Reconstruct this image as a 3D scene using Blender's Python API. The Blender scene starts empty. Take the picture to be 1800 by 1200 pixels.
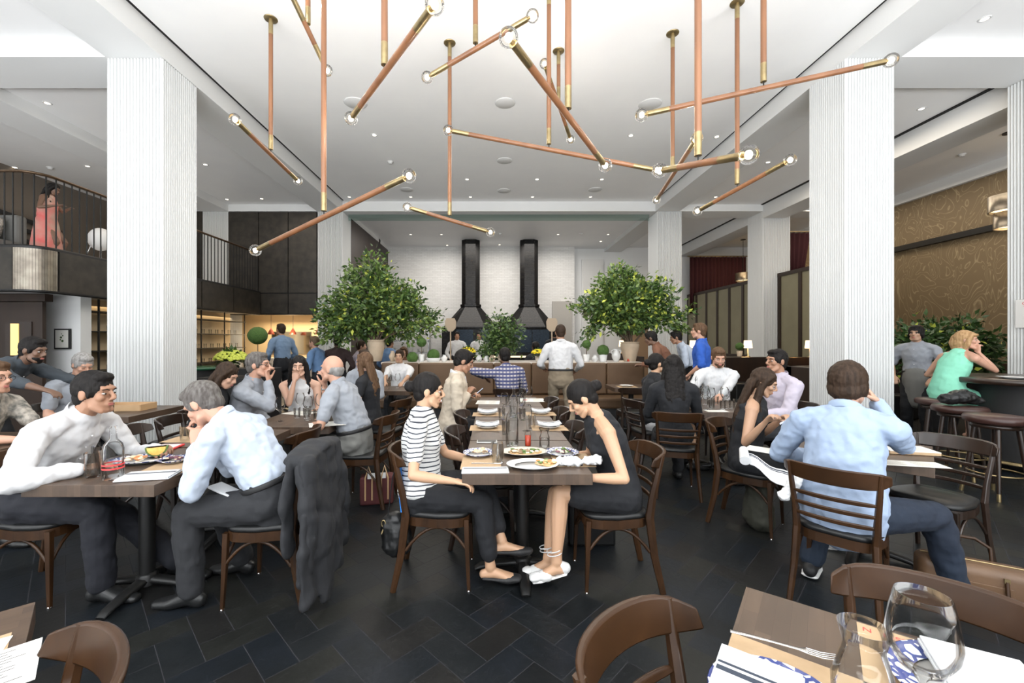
import bpy, bmesh, math, random
from math import sin, cos, pi, sqrt, radians as R
from mathutils import Vector as V, Matrix, noise as mnoise
random.seed(7)
SC = bpy.context.scene
COL = SC.collection
# ---------------------------------------------------------------- camera
EYE = 1.5          # camera height; measured focal length 750 px of an 1800 px frame
cam_d = bpy.data.cameras.new('camera'); cam = bpy.data.objects.new('camera', cam_d); COL.objects.link(cam)
cam.location = (0, 0, EYE); cam.rotation_euler = (pi/2, 0, 0)
cam_d.sensor_width = 36; cam_d.lens = 36*750/1800
cam_d.shift_x = 32/1800; cam_d.shift_y = -2/1800
cam_d.clip_start = 0.05; cam_d.clip_end = 200
SC.camera = cam
# ---------------------------------------------------------------- exposure, world, daylight
SC.view_settings.view_transform = 'Standard'; SC.view_settings.look = 'None'
SC.view_settings.gamma = 1; SC.view_settings.use_curve_mapping = False
SC.view_settings.exposure = -0.05
SC.cycles.max_bounces = 7; SC.cycles.diffuse_bounces = 4; SC.cycles.glossy_bounces = 3
SC.cycles.transmission_bounces = 6; SC.cycles.transparent_max_bounces = 28
SC.cycles.sample_clamp_indirect = 6; SC.cycles.caustics_reflective = False; SC.cycles.caustics_refractive = False
W = bpy.data.worlds.new('world'); SC.world = W; W.use_nodes = True
W.node_tree.nodes['Background'].inputs[0].default_value = (.80, .90, 1, 1)
W.node_tree.nodes['Background'].inputs[1].default_value = .35
def area(name, loc, rot, sx, sy, power, col):
    l = bpy.data.lights.new(name, 'AREA'); l.shape = 'RECTANGLE'; l.size = sx; l.size_y = sy; l.energy = power; l.color = col
    o = bpy.data.objects.new(name, l); COL.objects.link(o); o.location = loc; o.rotation_euler = rot; return o
def point(name, loc, power, col, r=.05):
    l = bpy.data.lights.new(name, 'POINT'); l.energy = power; l.color = col; l.shadow_soft_size = r
    o = bpy.data.objects.new(name, l); COL.objects.link(o); o.location = loc; return o
# daylight entering by the tall street windows in the wall behind the camera, with an added up-tilted fill under each
for k, wx in enumerate((-8.6, -3.0, 3.0, 8.6)):
    area('window_skylight', (wx, -7.05, 3.2), (R(92), 0, 0), 4.7, 3.6, 70, (.92, .97, 1.0))
    area('window_up_fill', (wx, -6.95, 1.1), (R(134), 0, 0), 4.7, 1.4, 60, (.97, .985, 1.0))  # added fill tilted upward to brighten the ceiling
# added upward fill lying on the floor behind the camera, brightens the ceiling
area('ceiling_fill_light', (0, -4.4, .05), (R(180), 0, 0), 19, 4.2, 4700, (.96, .98, 1))
# the house's warm lamps: mezzanine, bar shelving, kitchen pass, booths
area('bar_downlight', (-8.3, 10.2, 2.15), (0, 0, 0), 1.6, 4.5, 60, (1, .76, .48))
area('pass_downlight', (-6.2, 13.9, 2.15), (0, 0, 0), 3.4, 1.2, 100, (1, .78, .48))
area('kitchen_downlight', (0.2, 15.0, 5.2), (0, 0, 0), 6.5, 2.5, 380, (1, .94, .87))
area('banquette_downlight', (0.3, 8.6, 5.35), (0, 0, 0), 6.0, 1.6, 170, (1, .92, .80))
area('right_bay_downlight', (6.5, 8.6, 5.3), (0, 0, 0), 1.6, 4, 90, (1, .88, .72))
area('left_bay_downlight', (-6.0, 9.2, 5.3), (0, 0, 0), 1.4, 4, 60, (1, .86, .70))
area('gallery_downlight', (-9.0, 9.5, 5.25), (0, 0, 0), 2, 3, 14, (1, .85, .7))
area('wallpaper_cove', (9.6, 10.5, 5.25), (0, 0, 0), 1.2, 6.5, 110, (1, .86, .68))
area('booth_downlight', (9.3, 15.0, 5.2), (0, 0, 0), 1.5, 3, 60, (1, .78, .5))
# ---------------------------------------------------------------- helpers
def P(px, py, Y):            # point at distance Y that stands where the photograph shows it
    return V(((px-868)/750*Y, Y, EYE+(598-py)/750*Y))
def F(px, py, z=0):          # point on the horizontal plane z
    Y = (EYE-z)*750/(py-598); return V(((px-868)/750*Y, Y, z))
def link(o): COL.objects.link(o); return o
def tag(o, label=None, cat=None, group=None, kind=None):
    if label: o['label'] = label
    if cat: o['category'] = cat
    if group: o['group'] = group
    if kind: o['kind'] = kind
    return o
def thing(name, label, cat, loc=(0, 0, 0), rz=0, group=None):
    o = link(bpy.data.objects.new(name, None)); o.empty_display_size = .1
    o.location = loc; o.rotation_euler = (0, 0, rz); return tag(o, label, cat, group)
def copy_tree(o, parent=None):
    c = o.copy(); COL.objects.link(c); c.parent = parent
    for ch in list(KIDS.get(o.name, ())):
        d = copy_tree(ch, c)
    return c
KIDS = {}
def perp(d):
    a = V((0, 0, 1)) if abs(d.z) < .9 else V((1, 0, 0))
    return d.cross(a).normalized()
class MB:
    def __init__(s): s.v = []; s.f = []; s.m = []; s.sm = []; s.k = 0; s.o = V((0, 0, 0))
    def mat(s, k): s.k = k; return s
    def add(s, vs, fs, smooth=False):
        b = len(s.v); s.v += [tuple(V(p)-s.o) for p in vs]
        for f in fs: s.f.append([b+i for i in f]); s.m.append(s.k); s.sm.append(smooth)
        return s
    def box(s, c, d, rz=0, M=None):
        x, y, z = d[0]/2, d[1]/2, d[2]/2
        vs = [V((i*x, j*y, k*z)) for k in (-1, 1) for j in (-1, 1) for i in (-1, 1)]
        if rz: M = Matrix.Rotation(rz, 3, 'Z')
        if M is not None: vs = [M@p for p in vs]
        return s.add([p+V(c) for p in vs], [(0, 2, 3, 1), (4, 5, 7, 6), (0, 1, 5, 4), (2, 6, 7, 3), (0, 4, 6, 2), (1, 3, 7, 5)])
    def bx(s, x0, x1, y0, y1, z0, z1): return s.box(((x0+x1)/2, (y0+y1)/2, (z0+z1)/2), (abs(x1-x0), abs(y1-y0), abs(z1-z0)))
    def quad(s, a, b, c, d): return s.add([a, b, c, d], [(0, 1, 2, 3)])
    def tube(s, path, rad, n=10, cap='flat', side=None, smooth=True):
        path = [V(p) for p in path]; m = len(path)
        if not isinstance(rad, (list,)): rad = [rad]*m
        rad = [r if isinstance(r, tuple) else (r, r) for r in rad]
        tans = []
        for i in range(m):
            t = path[min(i+1, m-1)]-path[max(i-1, 0)]
            if t.length < 1e-7: t = V((0, 0, 1))
            tans.append(t.normalized())
        u = (V(side)-tans[0]*V(side).dot(tans[0])).normalized() if side is not None else perp(tans[0])
        if cap == 'round':
            P0, P1 = path[0], path[-1]; r0 = min(rad[0]); r1 = min(rad[-1])
            pre = [(P0-tans[0]*r0*sin(a), (rad[0][0]*cos(a), rad[0][1]*cos(a))) for a in (1.45, 1.05, .55)]
            post = [(P1+tans[-1]*r1*sin(a), (rad[-1][0]*cos(a), rad[-1][1]*cos(a))) for a in (.55, 1.05, 1.45)]
            path = [p for p, _ in pre]+path+[p for p, _ in post]
            rad = [r for _, r in pre]+rad+[r for _, r in post]
            tans = [tans[0]]*3+tans+[tans[-1]]*3; m = len(path)
        vs = []
        for i in range(m):
            t = tans[i]; ref = V(side) if side is not None else u
            w = ref-t*ref.dot(t)
            if w.length < 1e-4: w = u-t*u.dot(t)
            u = w.normalized(); b = t.cross(u)
            for k in range(n):
                a = 2*pi*k/n; vs.append(path[i]+u*cos(a)*rad[i][0]+b*sin(a)*rad[i][1])
        fs = [(i*n+k, i*n+(k+1) % n, (i+1)*n+(k+1) % n, (i+1)*n+k) for i in range(m-1) for k in range(n)]
        s.add(vs, fs, smooth); s.add(vs[:n], [tuple(range(n))[::-1]]); s.add(vs[-n:], [tuple(range(n))])
        return s
    def ctube(s, path, rad, n=10, side=None):   # closed watertight tube for remeshing
        b0 = len(s.v); s.tube(path, rad, n, 'round', side)
        # weld the end caps: drop duplicated cap verts
        last = s.f.pop(); first = s.f.pop(); s.m.pop(); s.m.pop(); s.sm.pop(); s.sm.pop()
        s.v = s.v[:-2*n]; e = len(s.v)
        s.f.append([b0+i for i in range(n)][::-1]); s.f.append([e-n+i for i in range(n)]); s.m += [s.k]*2; s.sm += [True]*2
        return s
    def ell(s, c, r, M=None, nu=14, nv=9):
        c = V(c); vs = [V((0, 0, -1))]; fs = []
        for j in range(1, nv):
            a = -pi/2+pi*j/nv
            for i in range(nu): b = 2*pi*i/nu; vs.append(V((cos(a)*cos(b), cos(a)*sin(b), sin(a))))
        vs.append(V((0, 0, 1)))
        for i in range(nu):
            fs.append((0, 1+(i+1) % nu, 1+i)); t = 1+(nv-2)*nu
            fs.append((t+i, t+(i+1) % nu, len(vs)-1))
            for j in range(nv-2):
                a = 1+j*nu; fs.append((a+i, a+(i+1) % nu, a+nu+(i+1) % nu, a+nu+i))
        out = []
        for p in vs:
            q = V((p.x*r[0], p.y*r[1], p.z*r[2]))
            if M is not None: q = M@q
            out.append(q+c)
        return s.add(out, fs, True)
    def lathe(s, prof, c=(0, 0, 0), n=24, closed=False, ax=None):
        c = V(c); vs = []; m = len(prof)
        for r, z in prof:
            for k in range(n):
                a = 2*pi*k/n; p = V((r*cos(a), r*sin(a), z))
                if ax is not None: p = ax@p
                vs.append(p+c)
        fs = [(i*n+k, i*n+(k+1) % n, (i+1)*n+(k+1) % n, (i+1)*n+k) for i in range(m-1) for k in range(n)]
        s.add(vs, fs, True)
        if not closed:
            if prof[0][0] > 1e-4: s.add(vs[:n], [tuple(range(n))[::-1]])
            if prof[-1][0] > 1e-4: s.add(vs[-n:], [tuple(range(n))])
        return s
    def prism(s, pts, z0, z1, smooth=False):
        n = len(pts); vs = [V((x, y, z0)) for x, y in pts]+[V((x, y, z1)) for x, y in pts]
        s.add(vs, [(i, (i+1) % n, n+(i+1) % n, n+i) for i in range(n)], smooth)
        s.add(vs[:n], [tuple(range(n))[::-1]]); s.add(vs[n:], [tuple(range(n))]); return s
    def build(s, name, mats, parent=None, loc=None, bevel=0, smooth_all=False, label=None):
        me = bpy.data.meshes.new(name); me.from_pydata(s.v, [], s.f)
        if not isinstance(mats, (list, tuple)): mats = [mats]
        for m in mats: me.materials.append(m)
        for i, p in enumerate(me.polygons):
            p.material_index = s.m[i]; p.use_smooth = s.sm[i] or smooth_all
        me.update()
        o = link(bpy.data.objects.new(name, me))
        if loc is not None: o.location = loc
        if parent is not None: o.parent = parent; KIDS.setdefault(parent.name, []).append(o)
        if bevel:
            b = o.modifiers.new('bevel', 'BEVEL'); b.width = bevel; b.segments = 2; b.limit_method = 'ANGLE'; b.angle_limit = R(50)
        if label: o['label'] = label
        return o
def fuse(o, vox, smooth=4, disp=0, dsize=.06, contrast=1.4):    # one continuous skin over overlapping volumes
    r = o.modifiers.new('fuse', 'REMESH'); r.mode = 'VOXEL'; r.voxel_size = vox; r.use_smooth_shade = True
    m = o.modifiers.new('smooth', 'SMOOTH'); m.iterations = smooth; m.factor = .5
    if disp:
        key = 'folds%.3f' % dsize
        t = bpy.data.textures.get(key) or bpy.data.textures.new(key, 'CLOUDS')
        t.noise_scale = dsize; t.noise_depth = 1; t.contrast = contrast
        d = o.modifiers.new('folds', 'DISPLACE'); d.texture = t; d.strength = disp; d.mid_level = .5; d.texture_coords = 'LOCAL'
    return o
def arc(a, b, c, n=8):       # quadratic curve through control b
    a, b, c = V(a), V(b), V(c); return [a*(1-t)**2+b*2*t*(1-t)+c*t*t for t in [i/n for i in range(n+1)]]
# ---------------------------------------------------------------- materials
def nmat(name):
    m = bpy.data.materials.new(name); m.use_nodes = True
    return m, m.node_tree.nodes, m.node_tree.links, m.node_tree.nodes['Principled BSDF']
def coords(N, L, scale=(1, 1, 1), rot=(0, 0, 0)):
    tc = N.new('ShaderNodeTexCoord'); mp = N.new('ShaderNodeMapping'); mp.inputs['Scale'].default_value = scale
    mp.inputs['Rotation'].default_value = rot; L.new(tc.outputs['Object'], mp.inputs[0]); return mp.outputs[0]
def c4(c): return (c[0], c[1], c[2], 1)
def hexc(h):
    def s(x): x /= 255; return x/12.92 if x <= .04045 else ((x+.055)/1.055)**2.4
    return tuple(s(int(h[i:i+2], 16)) for i in (0, 2, 4))
def mat(name, col, rough=.5, metal=0, col2=None, nscale=8, stretch=(1, 1, 1), bump=0, bscale=None, spec=None, coat=0, sheen=0, sss=0):
    if isinstance(col, str): col = hexc(col)
    if isinstance(col2, str): col2 = hexc(col2)
    m, N, L, B = nmat(name); B.inputs['Base Color'].default_value = c4(col)
    B.inputs['Roughness'].default_value = rough; B.inputs['Metallic'].default_value = metal
    if spec is not None: B.inputs['Specular IOR Level'].default_value = spec
    if coat: B.inputs['Coat Weight'].default_value = coat; B.inputs['Coat Roughness'].default_value = .15
    if sheen: B.inputs['Sheen Weight'].default_value = sheen
    if sss: B.inputs['Subsurface Weight'].default_value = sss; B.inputs['Subsurface Radius'].default_value = (.02, .008, .004); B.inputs['Subsurface Scale'].default_value = .5
    v = coords(N, L, stretch)
    if col2 is not None:
        t = N.new('ShaderNodeTexNoise'); t.inputs['Scale'].default_value = nscale; t.inputs['Detail'].default_value = 5; L.new(v, t.inputs['Vector'])
        r = N.new('ShaderNodeValToRGB'); r.color_ramp.elements[0].position = .35; r.color_ramp.elements[1].position = .65
        r.color_ramp.elements[0].color = c4(col); r.color_ramp.elements[1].color = c4(col2)
        L.new(t.outputs[0], r.inputs[0]); L.new(r.outputs[0], B.inputs['Base Color'])
    if bump:
        t = N.new('ShaderNodeTexNoise'); t.inputs['Scale'].default_value = bscale or nscale; t.inputs['Detail'].default_value = 4; L.new(v, t.inputs['Vector'])
        b = N.new('ShaderNodeBump'); b.inputs['Strength'].default_value = bump; b.inputs['Distance'].default_value = .01
        L.new(t.outputs[0], b.inputs['Height']); L.new(b.outputs[0], B.inputs['Normal'])
    return m
def emit(name, col, strength):
    m, N, L, B = nmat(name); B.inputs['Base Color'].default_value = c4(col)
    B.inputs['Emission Color'].default_value = c4(col); B.inputs['Emission Strength'].default_value = strength; return m
def glass(name, col=(.985, .99, .99), refl=.8, blend=.14):      # thin-walled glass: see-through with fresnel reflections
    m, N, L, B = nmat(name); N.remove(B)
    t = N.new('ShaderNodeBsdfTransparent'); t.inputs[0].default_value = c4(col)
    gl = N.new('ShaderNodeBsdfGlossy'); gl.inputs['Roughness'].default_value = .02; gl.inputs[0].default_value = (1, 1, 1, 1)
    fr = N.new('ShaderNodeLayerWeight'); fr.inputs[0].default_value = blend
    mm = N.new('ShaderNodeMath'); mm.operation = 'MULTIPLY'; mm.inputs[1].default_value = refl
    mx = N.new('ShaderNodeMixShader'); L.new(fr.outputs['Fresnel'], mm.inputs[0]); L.new(mm.outputs[0], mx.inputs[0])
    L.new(t.outputs[0], mx.inputs[1]); L.new(gl.outputs[0], mx.inputs[2]); L.new(mx.outputs[0], N['Material Output'].inputs[0]); return m
def brickmat(name, c1, c2, mortar, bw, rh, ms=.004, rough=.3, axes='xz', bump=.4, bias=0, off=.5, distort=0):
    m, N, L, B = nmat(name); B.inputs['Roughness'].default_value = rough
    tc = N.new('ShaderNodeTexCoord'); sp = N.new('ShaderNodeSeparateXYZ'); cb = N.new('ShaderNodeCombineXYZ')
    L.new(tc.outputs['Object'], sp.inputs[0]); L.new(sp.outputs['xyz'.index(axes[0])], cb.inputs[0]); L.new(sp.outputs['xyz'.index(axes[1])], cb.inputs[1])
    t = N.new('ShaderNodeTexBrick'); t.inputs['Scale'].default_value = 1; t.inputs['Brick Width'].default_value = bw; t.inputs['Row Height'].default_value = rh
    t.inputs['Mortar Size'].default_value = ms; t.inputs['Color1'].default_value = c4(c1); t.inputs['Color2'].default_value = c4(c2)
    t.inputs['Mortar'].default_value = c4(mortar); t.inputs['Bias'].default_value = bias; t.offset = off
    L.new(cb.outputs[0], t.inputs['Vector'])
    if distort:
        n = N.new('ShaderNodeTexNoise'); n.inputs['Scale'].default_value = 22; n.inputs['Detail'].default_value = 6
        v = coords(N, L, (1, .12, 1)); L.new(v, n.inputs['Vector'])
        mx = N.new('ShaderNodeMixRGB'); mx.blend_type = 'MULTIPLY'; mx.inputs[0].default_value = distort
        cr = N.new('ShaderNodeValToRGB'); cr.color_ramp.elements[0].position = .3; cr.color_ramp.elements[0].color = (.35, .33, .3, 1); cr.color_ramp.elements[1].position = .65
        L.new(n.outputs[0], cr.inputs[0]); L.new(t.outputs[0], mx.inputs[1]); L.new(cr.outputs[0], mx.inputs[2]); L.new(mx.outputs[0], B.inputs['Base Color'])
    else: L.new(t.outputs[0], B.inputs['Base Color'])
    if bump:
        b = N.new('ShaderNodeBump'); b.inputs['Strength'].default_value = bump; b.inputs['Distance'].default_value = .004; b.invert = True
        L.new(t.outputs[1], b.inputs['Height']); L.new(b.outputs[0], B.inputs['Normal'])
    return m
M = {}
M['plaster'] = mat('plaster', (.76, .765, .76), .8, bump=.04, bscale=30)
M['ceiling'] = mat('ceiling', (.88, .88, .88), .55, col2=(.90, .90, .895), nscale=2, bump=.06, bscale=3)
M['column'] = mat('column_paint', (.64, .65, .645), .45)
M['slot'] = mat('slot', (.01, .01, .01), .8)
for k, (c, d) in enumerate(((('16191b'), ('1b1e20')), (('14181b'), ('191d22')), (('191919'), ('1e1e1d')), (('101315'), ('15181a')), (('1c1d1b'), ('212220')))):
    M['slate%d' % k] = mat('slate', c, .42, col2=d, nscale=7, bump=.10, bscale=30, spec=.22)
M['grout'] = mat('grout', '37373a', .8, spec=.1)
M['bronze'] = mat('bronze_panel', (.022, .020, .016), .42, .35, col2=(.045, .038, .030), nscale=5, bump=.03)
M['bronze_light'] = mat('bronze_bright', (.30, .27, .22), .32, .8, col2=(.20, .17, .14), nscale=9)
M['blackmetal'] = mat('black_metal', (.012, .012, .012), .42, .3)
M['brass'] = mat('brass', (.40, .31, .16), .32, .9, col2=(.30, .23, .12), nscale=15)
M['copperwood'] = mat('stained_wood_tube', (.25, .108, .046), .42, 0, col2=(.18, .075, .032), nscale=6, stretch=(1, 1, .2), coat=.3)
M['chairwood'] = mat('chair_wood', (.022, .0095, .0035), .40, 0, col2=(.046, .020, .0075), nscale=14, stretch=(.15, 1, .3), coat=.05, spec=.3)
M['chairwood_dark'] = mat('chair_wood_dark', (.014, .008, .005), .33, 0, col2=(.026, .013, .008), nscale=10, stretch=(1, 1, .15), coat=.3)
M['vinyl'] = mat('black_vinyl', (.010, .0105, .011), .38, spec=.4)
M['butcher'] = brickmat('butcher_block', hexc('44352a'), hexc('564537'), hexc('3d2c22'), .22, .036, .0004, .4, 'yx', .03, 0, .37, .35)
M['darkwood'] = mat('dark_panel_wood', (.020, .011, .007), .45, 0, col2=(.032, .017, .010), nscale=4, stretch=(1, 1, .12))
M['leather_seat'] = mat('brown_leather', (.095, .052, .024), .55, 0, col2=(.120, .068, .033), nscale=2.5, bump=.08, bscale=5)
M['white'] = mat('white_matt', (.70, .70, .69), .6)
M['china'] = mat('white_china', (.66, .66, .65), .15)
M['stoneware'] = mat('speckled_stoneware', (.50, .44, .36), .35, col2=(.60, .54, .46), nscale=30)
M['paper'] = mat('paper', (.68, .67, .62), .7)
M['kraft'] = mat('kraft_paper', (.42, .29, .165), .75, col2=(.46, .32, .19), nscale=20)
M['ink'] = mat('ink', (.06, .055, .05), .7)
M['navy'] = mat('navy_glaze', (.03, .05, .20), .2)
M['redprint'] = mat('red_print', (.65, .05, .05), .5)
M['linen'] = mat('white_linen', (.64, .65, .66), .8, bump=.15, bscale=60)
M['stripe'] = mat('linen_stripe', (.03, .04, .06), .8)
M['glass'] = glass('clear_glass')
M['water'] = glass('water', (.96, .97, .975), .6)
M['redliquid'] = mat('red_sauce', (.45, .04, .01), .25)
M['steel'] = mat('steel', (.55, .55, .55), .25, 1)
M['filament'] = emit('filament', (1, .82, .56), 45)
M['lampglow'] = emit('lamp_shade_glow', (1, .74, .42), 2.6)
M['downlight'] = emit('downlight_glow', (1, .86, .66), 5)
M['leaf'] = mat('leaf', (.060, .120, .026), .42, col2=(.15, .22, .05), nscale=5)
M['leaf_dark'] = mat('leaf_dark', (.020, .050, .014), .42, col2=(.048, .10, .022), nscale=5)
M['topiary'] = mat('topiary_green', (.035, .085, .014), .8, col2=(.07, .14, .025), nscale=60, bump=1, bscale=70)
M['bark'] = mat('bark', (.12, .085, .055), .8)
M['soil'] = mat('soil', (.03, .02, .012), .9)
M['terracotta'] = mat('pale_terracotta', (.56, .44, .32), .7, col2=(.46, .37, .27), nscale=6, bump=.2)
M['yellow'] = mat('yellow_petals', (.80, .62, .02), .6)
M['limepetals'] = mat('lime_petals', (.50, .55, .08), .6)
M['blacktile'] = brickmat('black_glazed_tile', (.005, .005, .006), (.010, .009, .008), (.004, .004, .004), .16, .055, .004, .24, 'xz', .6)
M['blacktile'].node_tree.nodes['Principled BSDF'].inputs['Specular IOR Level'].default_value = .25
M['whitebrick'] = brickmat('white_brick', (.78, .77, .75), (.70, .69, .67), (.60, .59, .57), .22, .065, .005, .4, 'xz', .7)
M['whitetile'] = brickmat('white_tile', (.70, .72, .72), (.70, .72, .72), (.45, .45, .45), .1, .1, .003, .25, 'xz', .5, off=0)
M['marble'] = mat('marble', (.62, .56, .50), .25, col2=(.72, .67, .62), nscale=3)
M['cream'] = mat('cream_wall', (.72, .58, .38), .7)
M['velvet'] = mat('red_velvet', (.035, .003, .006), .9)
M['olive'] = mat('olive_screen', (.22, .20, .13), .55, col2=(.25, .23, .15), nscale=2)
M['ovensheen'] = mat('oven_painted_sheen', (.006, .010, .018), .3, .5, col2=(.022, .040, .062), nscale=12, stretch=(1, 1, 5))  # blue steel reflections painted into the panel colour
M['greymirror'] = mat('grey_mirror', (.55, .53, .50), .08, 1)
M['black'] = mat('black_matt', (.012, .012, .013), .6)
M['peel'] = mat('peel_wood', (.45, .36, .27), .6)
M['boardwood'] = mat('light_wood', (.50, .33, .18), .5, col2=(.42, .27, .14), nscale=5, stretch=(1, .1, 1))
# ================================================================ the setting
def struct(name, mb, m, label=None, **k):
    o = mb.build(name, m, **k); o['kind'] = 'structure'
    if label: o['label'] = label
    return o
# floor: real slate tiles laid in a 45 degree herringbone
mb = MB(); w = .155; g = .0022; c45 = cos(pi/4); rnd = random.Random(3)
def rot45(x, y): return (c45*(x-y)-.03, c45*(x+y)+.02)
N_ = 100
for x in range(-40, N_+60):
    for y in range(-90, N_+60):
        c = (x-y) % 4
        if c == 0: r = (x, y, x+2, y+1)
        elif c == 3: r = (x, y, x+1, y+2)
        else: continue
        cx, cy = rot45((r[0]+r[2])/2*w, (r[1]+r[3])/2*w)
        if not (-9.5 < cx < 11.3 and -.6 < cy < 18.2): continue
        if abs(cx) > 1.3*cy+1.6: continue
        q = [(r[0]*w+g, r[1]*w+g), (r[2]*w-g, r[1]*w+g), (r[2]*w-g, r[3]*w-g), (r[0]*w+g, r[3]*w-g)]
        mb.mat(rnd.choice((0, 0, 1, 1, 2, 2, 3, 4))).quad(*[V((*rot45(*p), 0)) for p in q])
mb.mat(5).bx(-12, 12, -7.4, 18.4, -.1, -.0012)
struct('floor', mb, [M['slate%d' % k] for k in range(5)]+[M['grout']], 'dark slate herringbone tile floor')
# ceilings
mb = MB().bx(-4.29, 4.60, -7.2, 12.3, 5.5, 5.6); mb.mat(1).bx(-4.36, -4.29, -7.2, 12.3, 5.53, 5.6).bx(4.60, 4.66, -7.2, 12.3, 5.53, 5.6)
struct('ceiling', mb, [M['ceiling'], M['slot']], 'white central ceiling with dark slots along its edges')
mb = MB(); mb.bx(-4.36, 4.66, 13, 18.1, 5.36, 5.5); struct('ceiling', mb, M['ceiling'], 'white ceiling over the open kitchen')
mb = MB(); mb.bx(-11.2, -5.1, -7.2, 18.1, 5.42, 5.55); struct('ceiling', mb, M['ceiling'], 'white ceiling of the left bay')
mb = MB(); mb.bx(5.35, 11.2, -7.2, 18.1, 5.42, 5.55)
mb.mat(1).bx(7.70, 7.76, -7.2, 18, 5.40, 5.425).bx(10.93, 11, 6.3, 18, 5.40, 5.425); struct('ceiling', mb, [M['ceiling'], M['slot']], 'white ceiling of the right bay')
for x0, x1, z0 in ((-5.10, -4.36, 5.22), (4.66, 5.35, 5.22), (-8.40, -7.65, 5.22), (7.76, 8.40, 5.02)):
    struct('beam', MB().bx(x0, x1, -7.2, 18.1, z0, 5.60), M['plaster'], 'white boxed ceiling beam running away from the street front')
for x0, x1 in ((-11.2, -8.4), (-7.65, -5.1), (5.35, 7.76), (8.4, 11.2)):
    struct('beam', MB().bx(x0, x1, 5.60, 6.30, 5.22, 5.5), M['plaster'], 'white boxed cross beam at the front columns')
for x0, x1 in ((-11.2, -8.4), (-7.65, -5.1), (-4.36, 4.66), (5.35, 7.76), (8.4, 11.2)):
    struct('beam', MB().bx(x0, x1, 12.3, 13.0, 5.22, 5.56), M['plaster'], 'white boxed cross beam at the rear columns')
struct('smoke_curtain', MB().bx(-4.3, 4.6, 12.62, 12.64, 5.04, 5.22), glass('green_glass', (.80, .88, .86), .9), 'clear glass smoke curtain hanging under the rear cross beam')
# fluted columns
def column(x0, x1, y0, y1, label):
    def side(a, b, nrm, n):
        pts = []; a = V(a); b = V(b); d = (b-a)/n
        for i in range(n):
            p = a+d*i
            pts += [p+d*.02-nrm*.026, p+d*.13-nrm*.008, p+d*.32+nrm*.004, p+d*.5+nrm*.008, p+d*.68+nrm*.004, p+d*.87-nrm*.008, p+d*.98-nrm*.026]
        return pts
    n = 17
    pts = side((x0, y0), (x1, y0), V((0, -1)), n)+side((x1, y0), (x1, y1), V((1, 0)), n)+side((x1, y1), (x0, y1), V((0, 1)), n)+side((x0, y1), (x0, y0), V((-1, 0)), n)
    mb = MB().prism([(p.x, p.y) for p in pts], 0, 5.215)
    o = struct('column', mb, M['column'], label); o['category'] = 'column'
def V2(a): return V((a[0], a[1]))
column(-5.10, -4.37, 5.62, 6.28, 'large white fluted column nearest on the left, behind the water bottle table')
column(4.64, 5.28, 5.62, 6.28, 'large white fluted column nearest on the right, behind the man in pale blue')
column(-5.08, -4.37, 12.3, 13.05, 'white fluted column beside the left potted tree')
column(4.72, 5.42, 12.3, 13.05, 'white fluted column beside the right potted tree')
column(-8.40, -7.66, 12.3, 13.0, 'white fluted column behind the gallery railing')
column(7.76, 8.55, 12.3, 13.05, 'white fluted column standing in the line of booth screens')
column(7.55, 8.3, 5.62, 6.28, 'white fluted column at the right edge with a posted notice')
# walls
struct('wall_back', MB().bx(-4.36, 3.33, 17.6, 17.8, 0, 5.4), M['whitebrick'], 'glazed white brick kitchen wall')
struct('wall_back', MB().bx(3.33, 11.2, 18.0, 18.2, 0, 5.5), M['plaster'], 'white plaster wall beyond the kitchen')
struct('wall_back', MB().bx(-11.2, -4.36, 16.2, 16.4, 0, 5.5), M['cream'], 'cream wall of the bar kitchen')
mbl = MB().bx(-4.42, -4.36, 13.05, 17.6, 0, 5.22)
struct('wall_left', mbl, M['darkwood'], 'dark panelled side wall of the kitchen')
struct('wall_left', MB().bx(-11.3, -11.1, -7.2, 18, 0, 5.5), M['plaster'], 'left outer wall')
struct('wall_front', MB().bx(-11.2, 11.2, -7.4, -7.2, 0, .35).bx(-11.2, 11.2, -7.4, -7.2, 5.05, 5.5).bx(-11.2, -11, -7.4, -7.2, 0, 5.5).bx(-6.2, -5.4, -7.4, -7.2, 0, 5.5).bx(-.6, .6, -7.4, -7.2, 0, 5.5).bx(5.4, 6.2, -7.4, -7.2, 0, 5.5).bx(11, 11.2, -7.4, -7.2, 0, 5.5), M['plaster'], 'street front wall')
for k, wx in enumerate((-8.6, -3.0, 3.0, 8.6)):
    mb = MB()
    for dx in (-2.36, 0, 2.36): mb.bx(wx+dx-.035, wx+dx+.035, -7.33, -7.26, .35, 5.05)
    for z in (.38, 3.4, 5.02): mb.bx(wx-2.4, wx+2.4, -7.33, -7.26, z-.035, z+.035)
    struct('window_%d' % (k+1), mb, M['blackmetal'], 'tall street window')
# right wall with patterned gold paper
m_, N, L, B = nmat('gold_wallpaper'); B.inputs['Roughness'].default_value = .6
v = coords(N, L, (1, 1.0, .62)); n1 = N.new('ShaderNodeTexNoise'); n1.inputs['Scale'].default_value = 1.9; n1.inputs['Detail'].default_value = 1.5; n1.inputs['Distortion'].default_value = 1.6
L.new(v, n1.inputs['Vector'])
ml = N.new('ShaderNodeMath'); ml.operation = 'MULTIPLY'; ml.inputs[1].default_value = 9; L.new(n1.outputs[0], ml.inputs[0])
fr = N.new('ShaderNodeMath'); fr.operation = 'FRACT'; L.new(ml.outputs[0], fr.inputs[0])
cr = N.new('ShaderNodeValToRGB'); e = cr.color_ramp.elements; e[0].position = 0; e[0].color = c4(hexc('6f5f47')); e[1].position = .78; e[1].color = c4(hexc('6f5f47'))
x = e.new(.88); x.color = c4(hexc('94866a')); x = e.new(.98); x.color = c4(hexc('73634a')); L.new(fr.outputs[0], cr.inputs[0]); L.new(cr.outputs[0], B.inputs['Base Color'])
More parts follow.
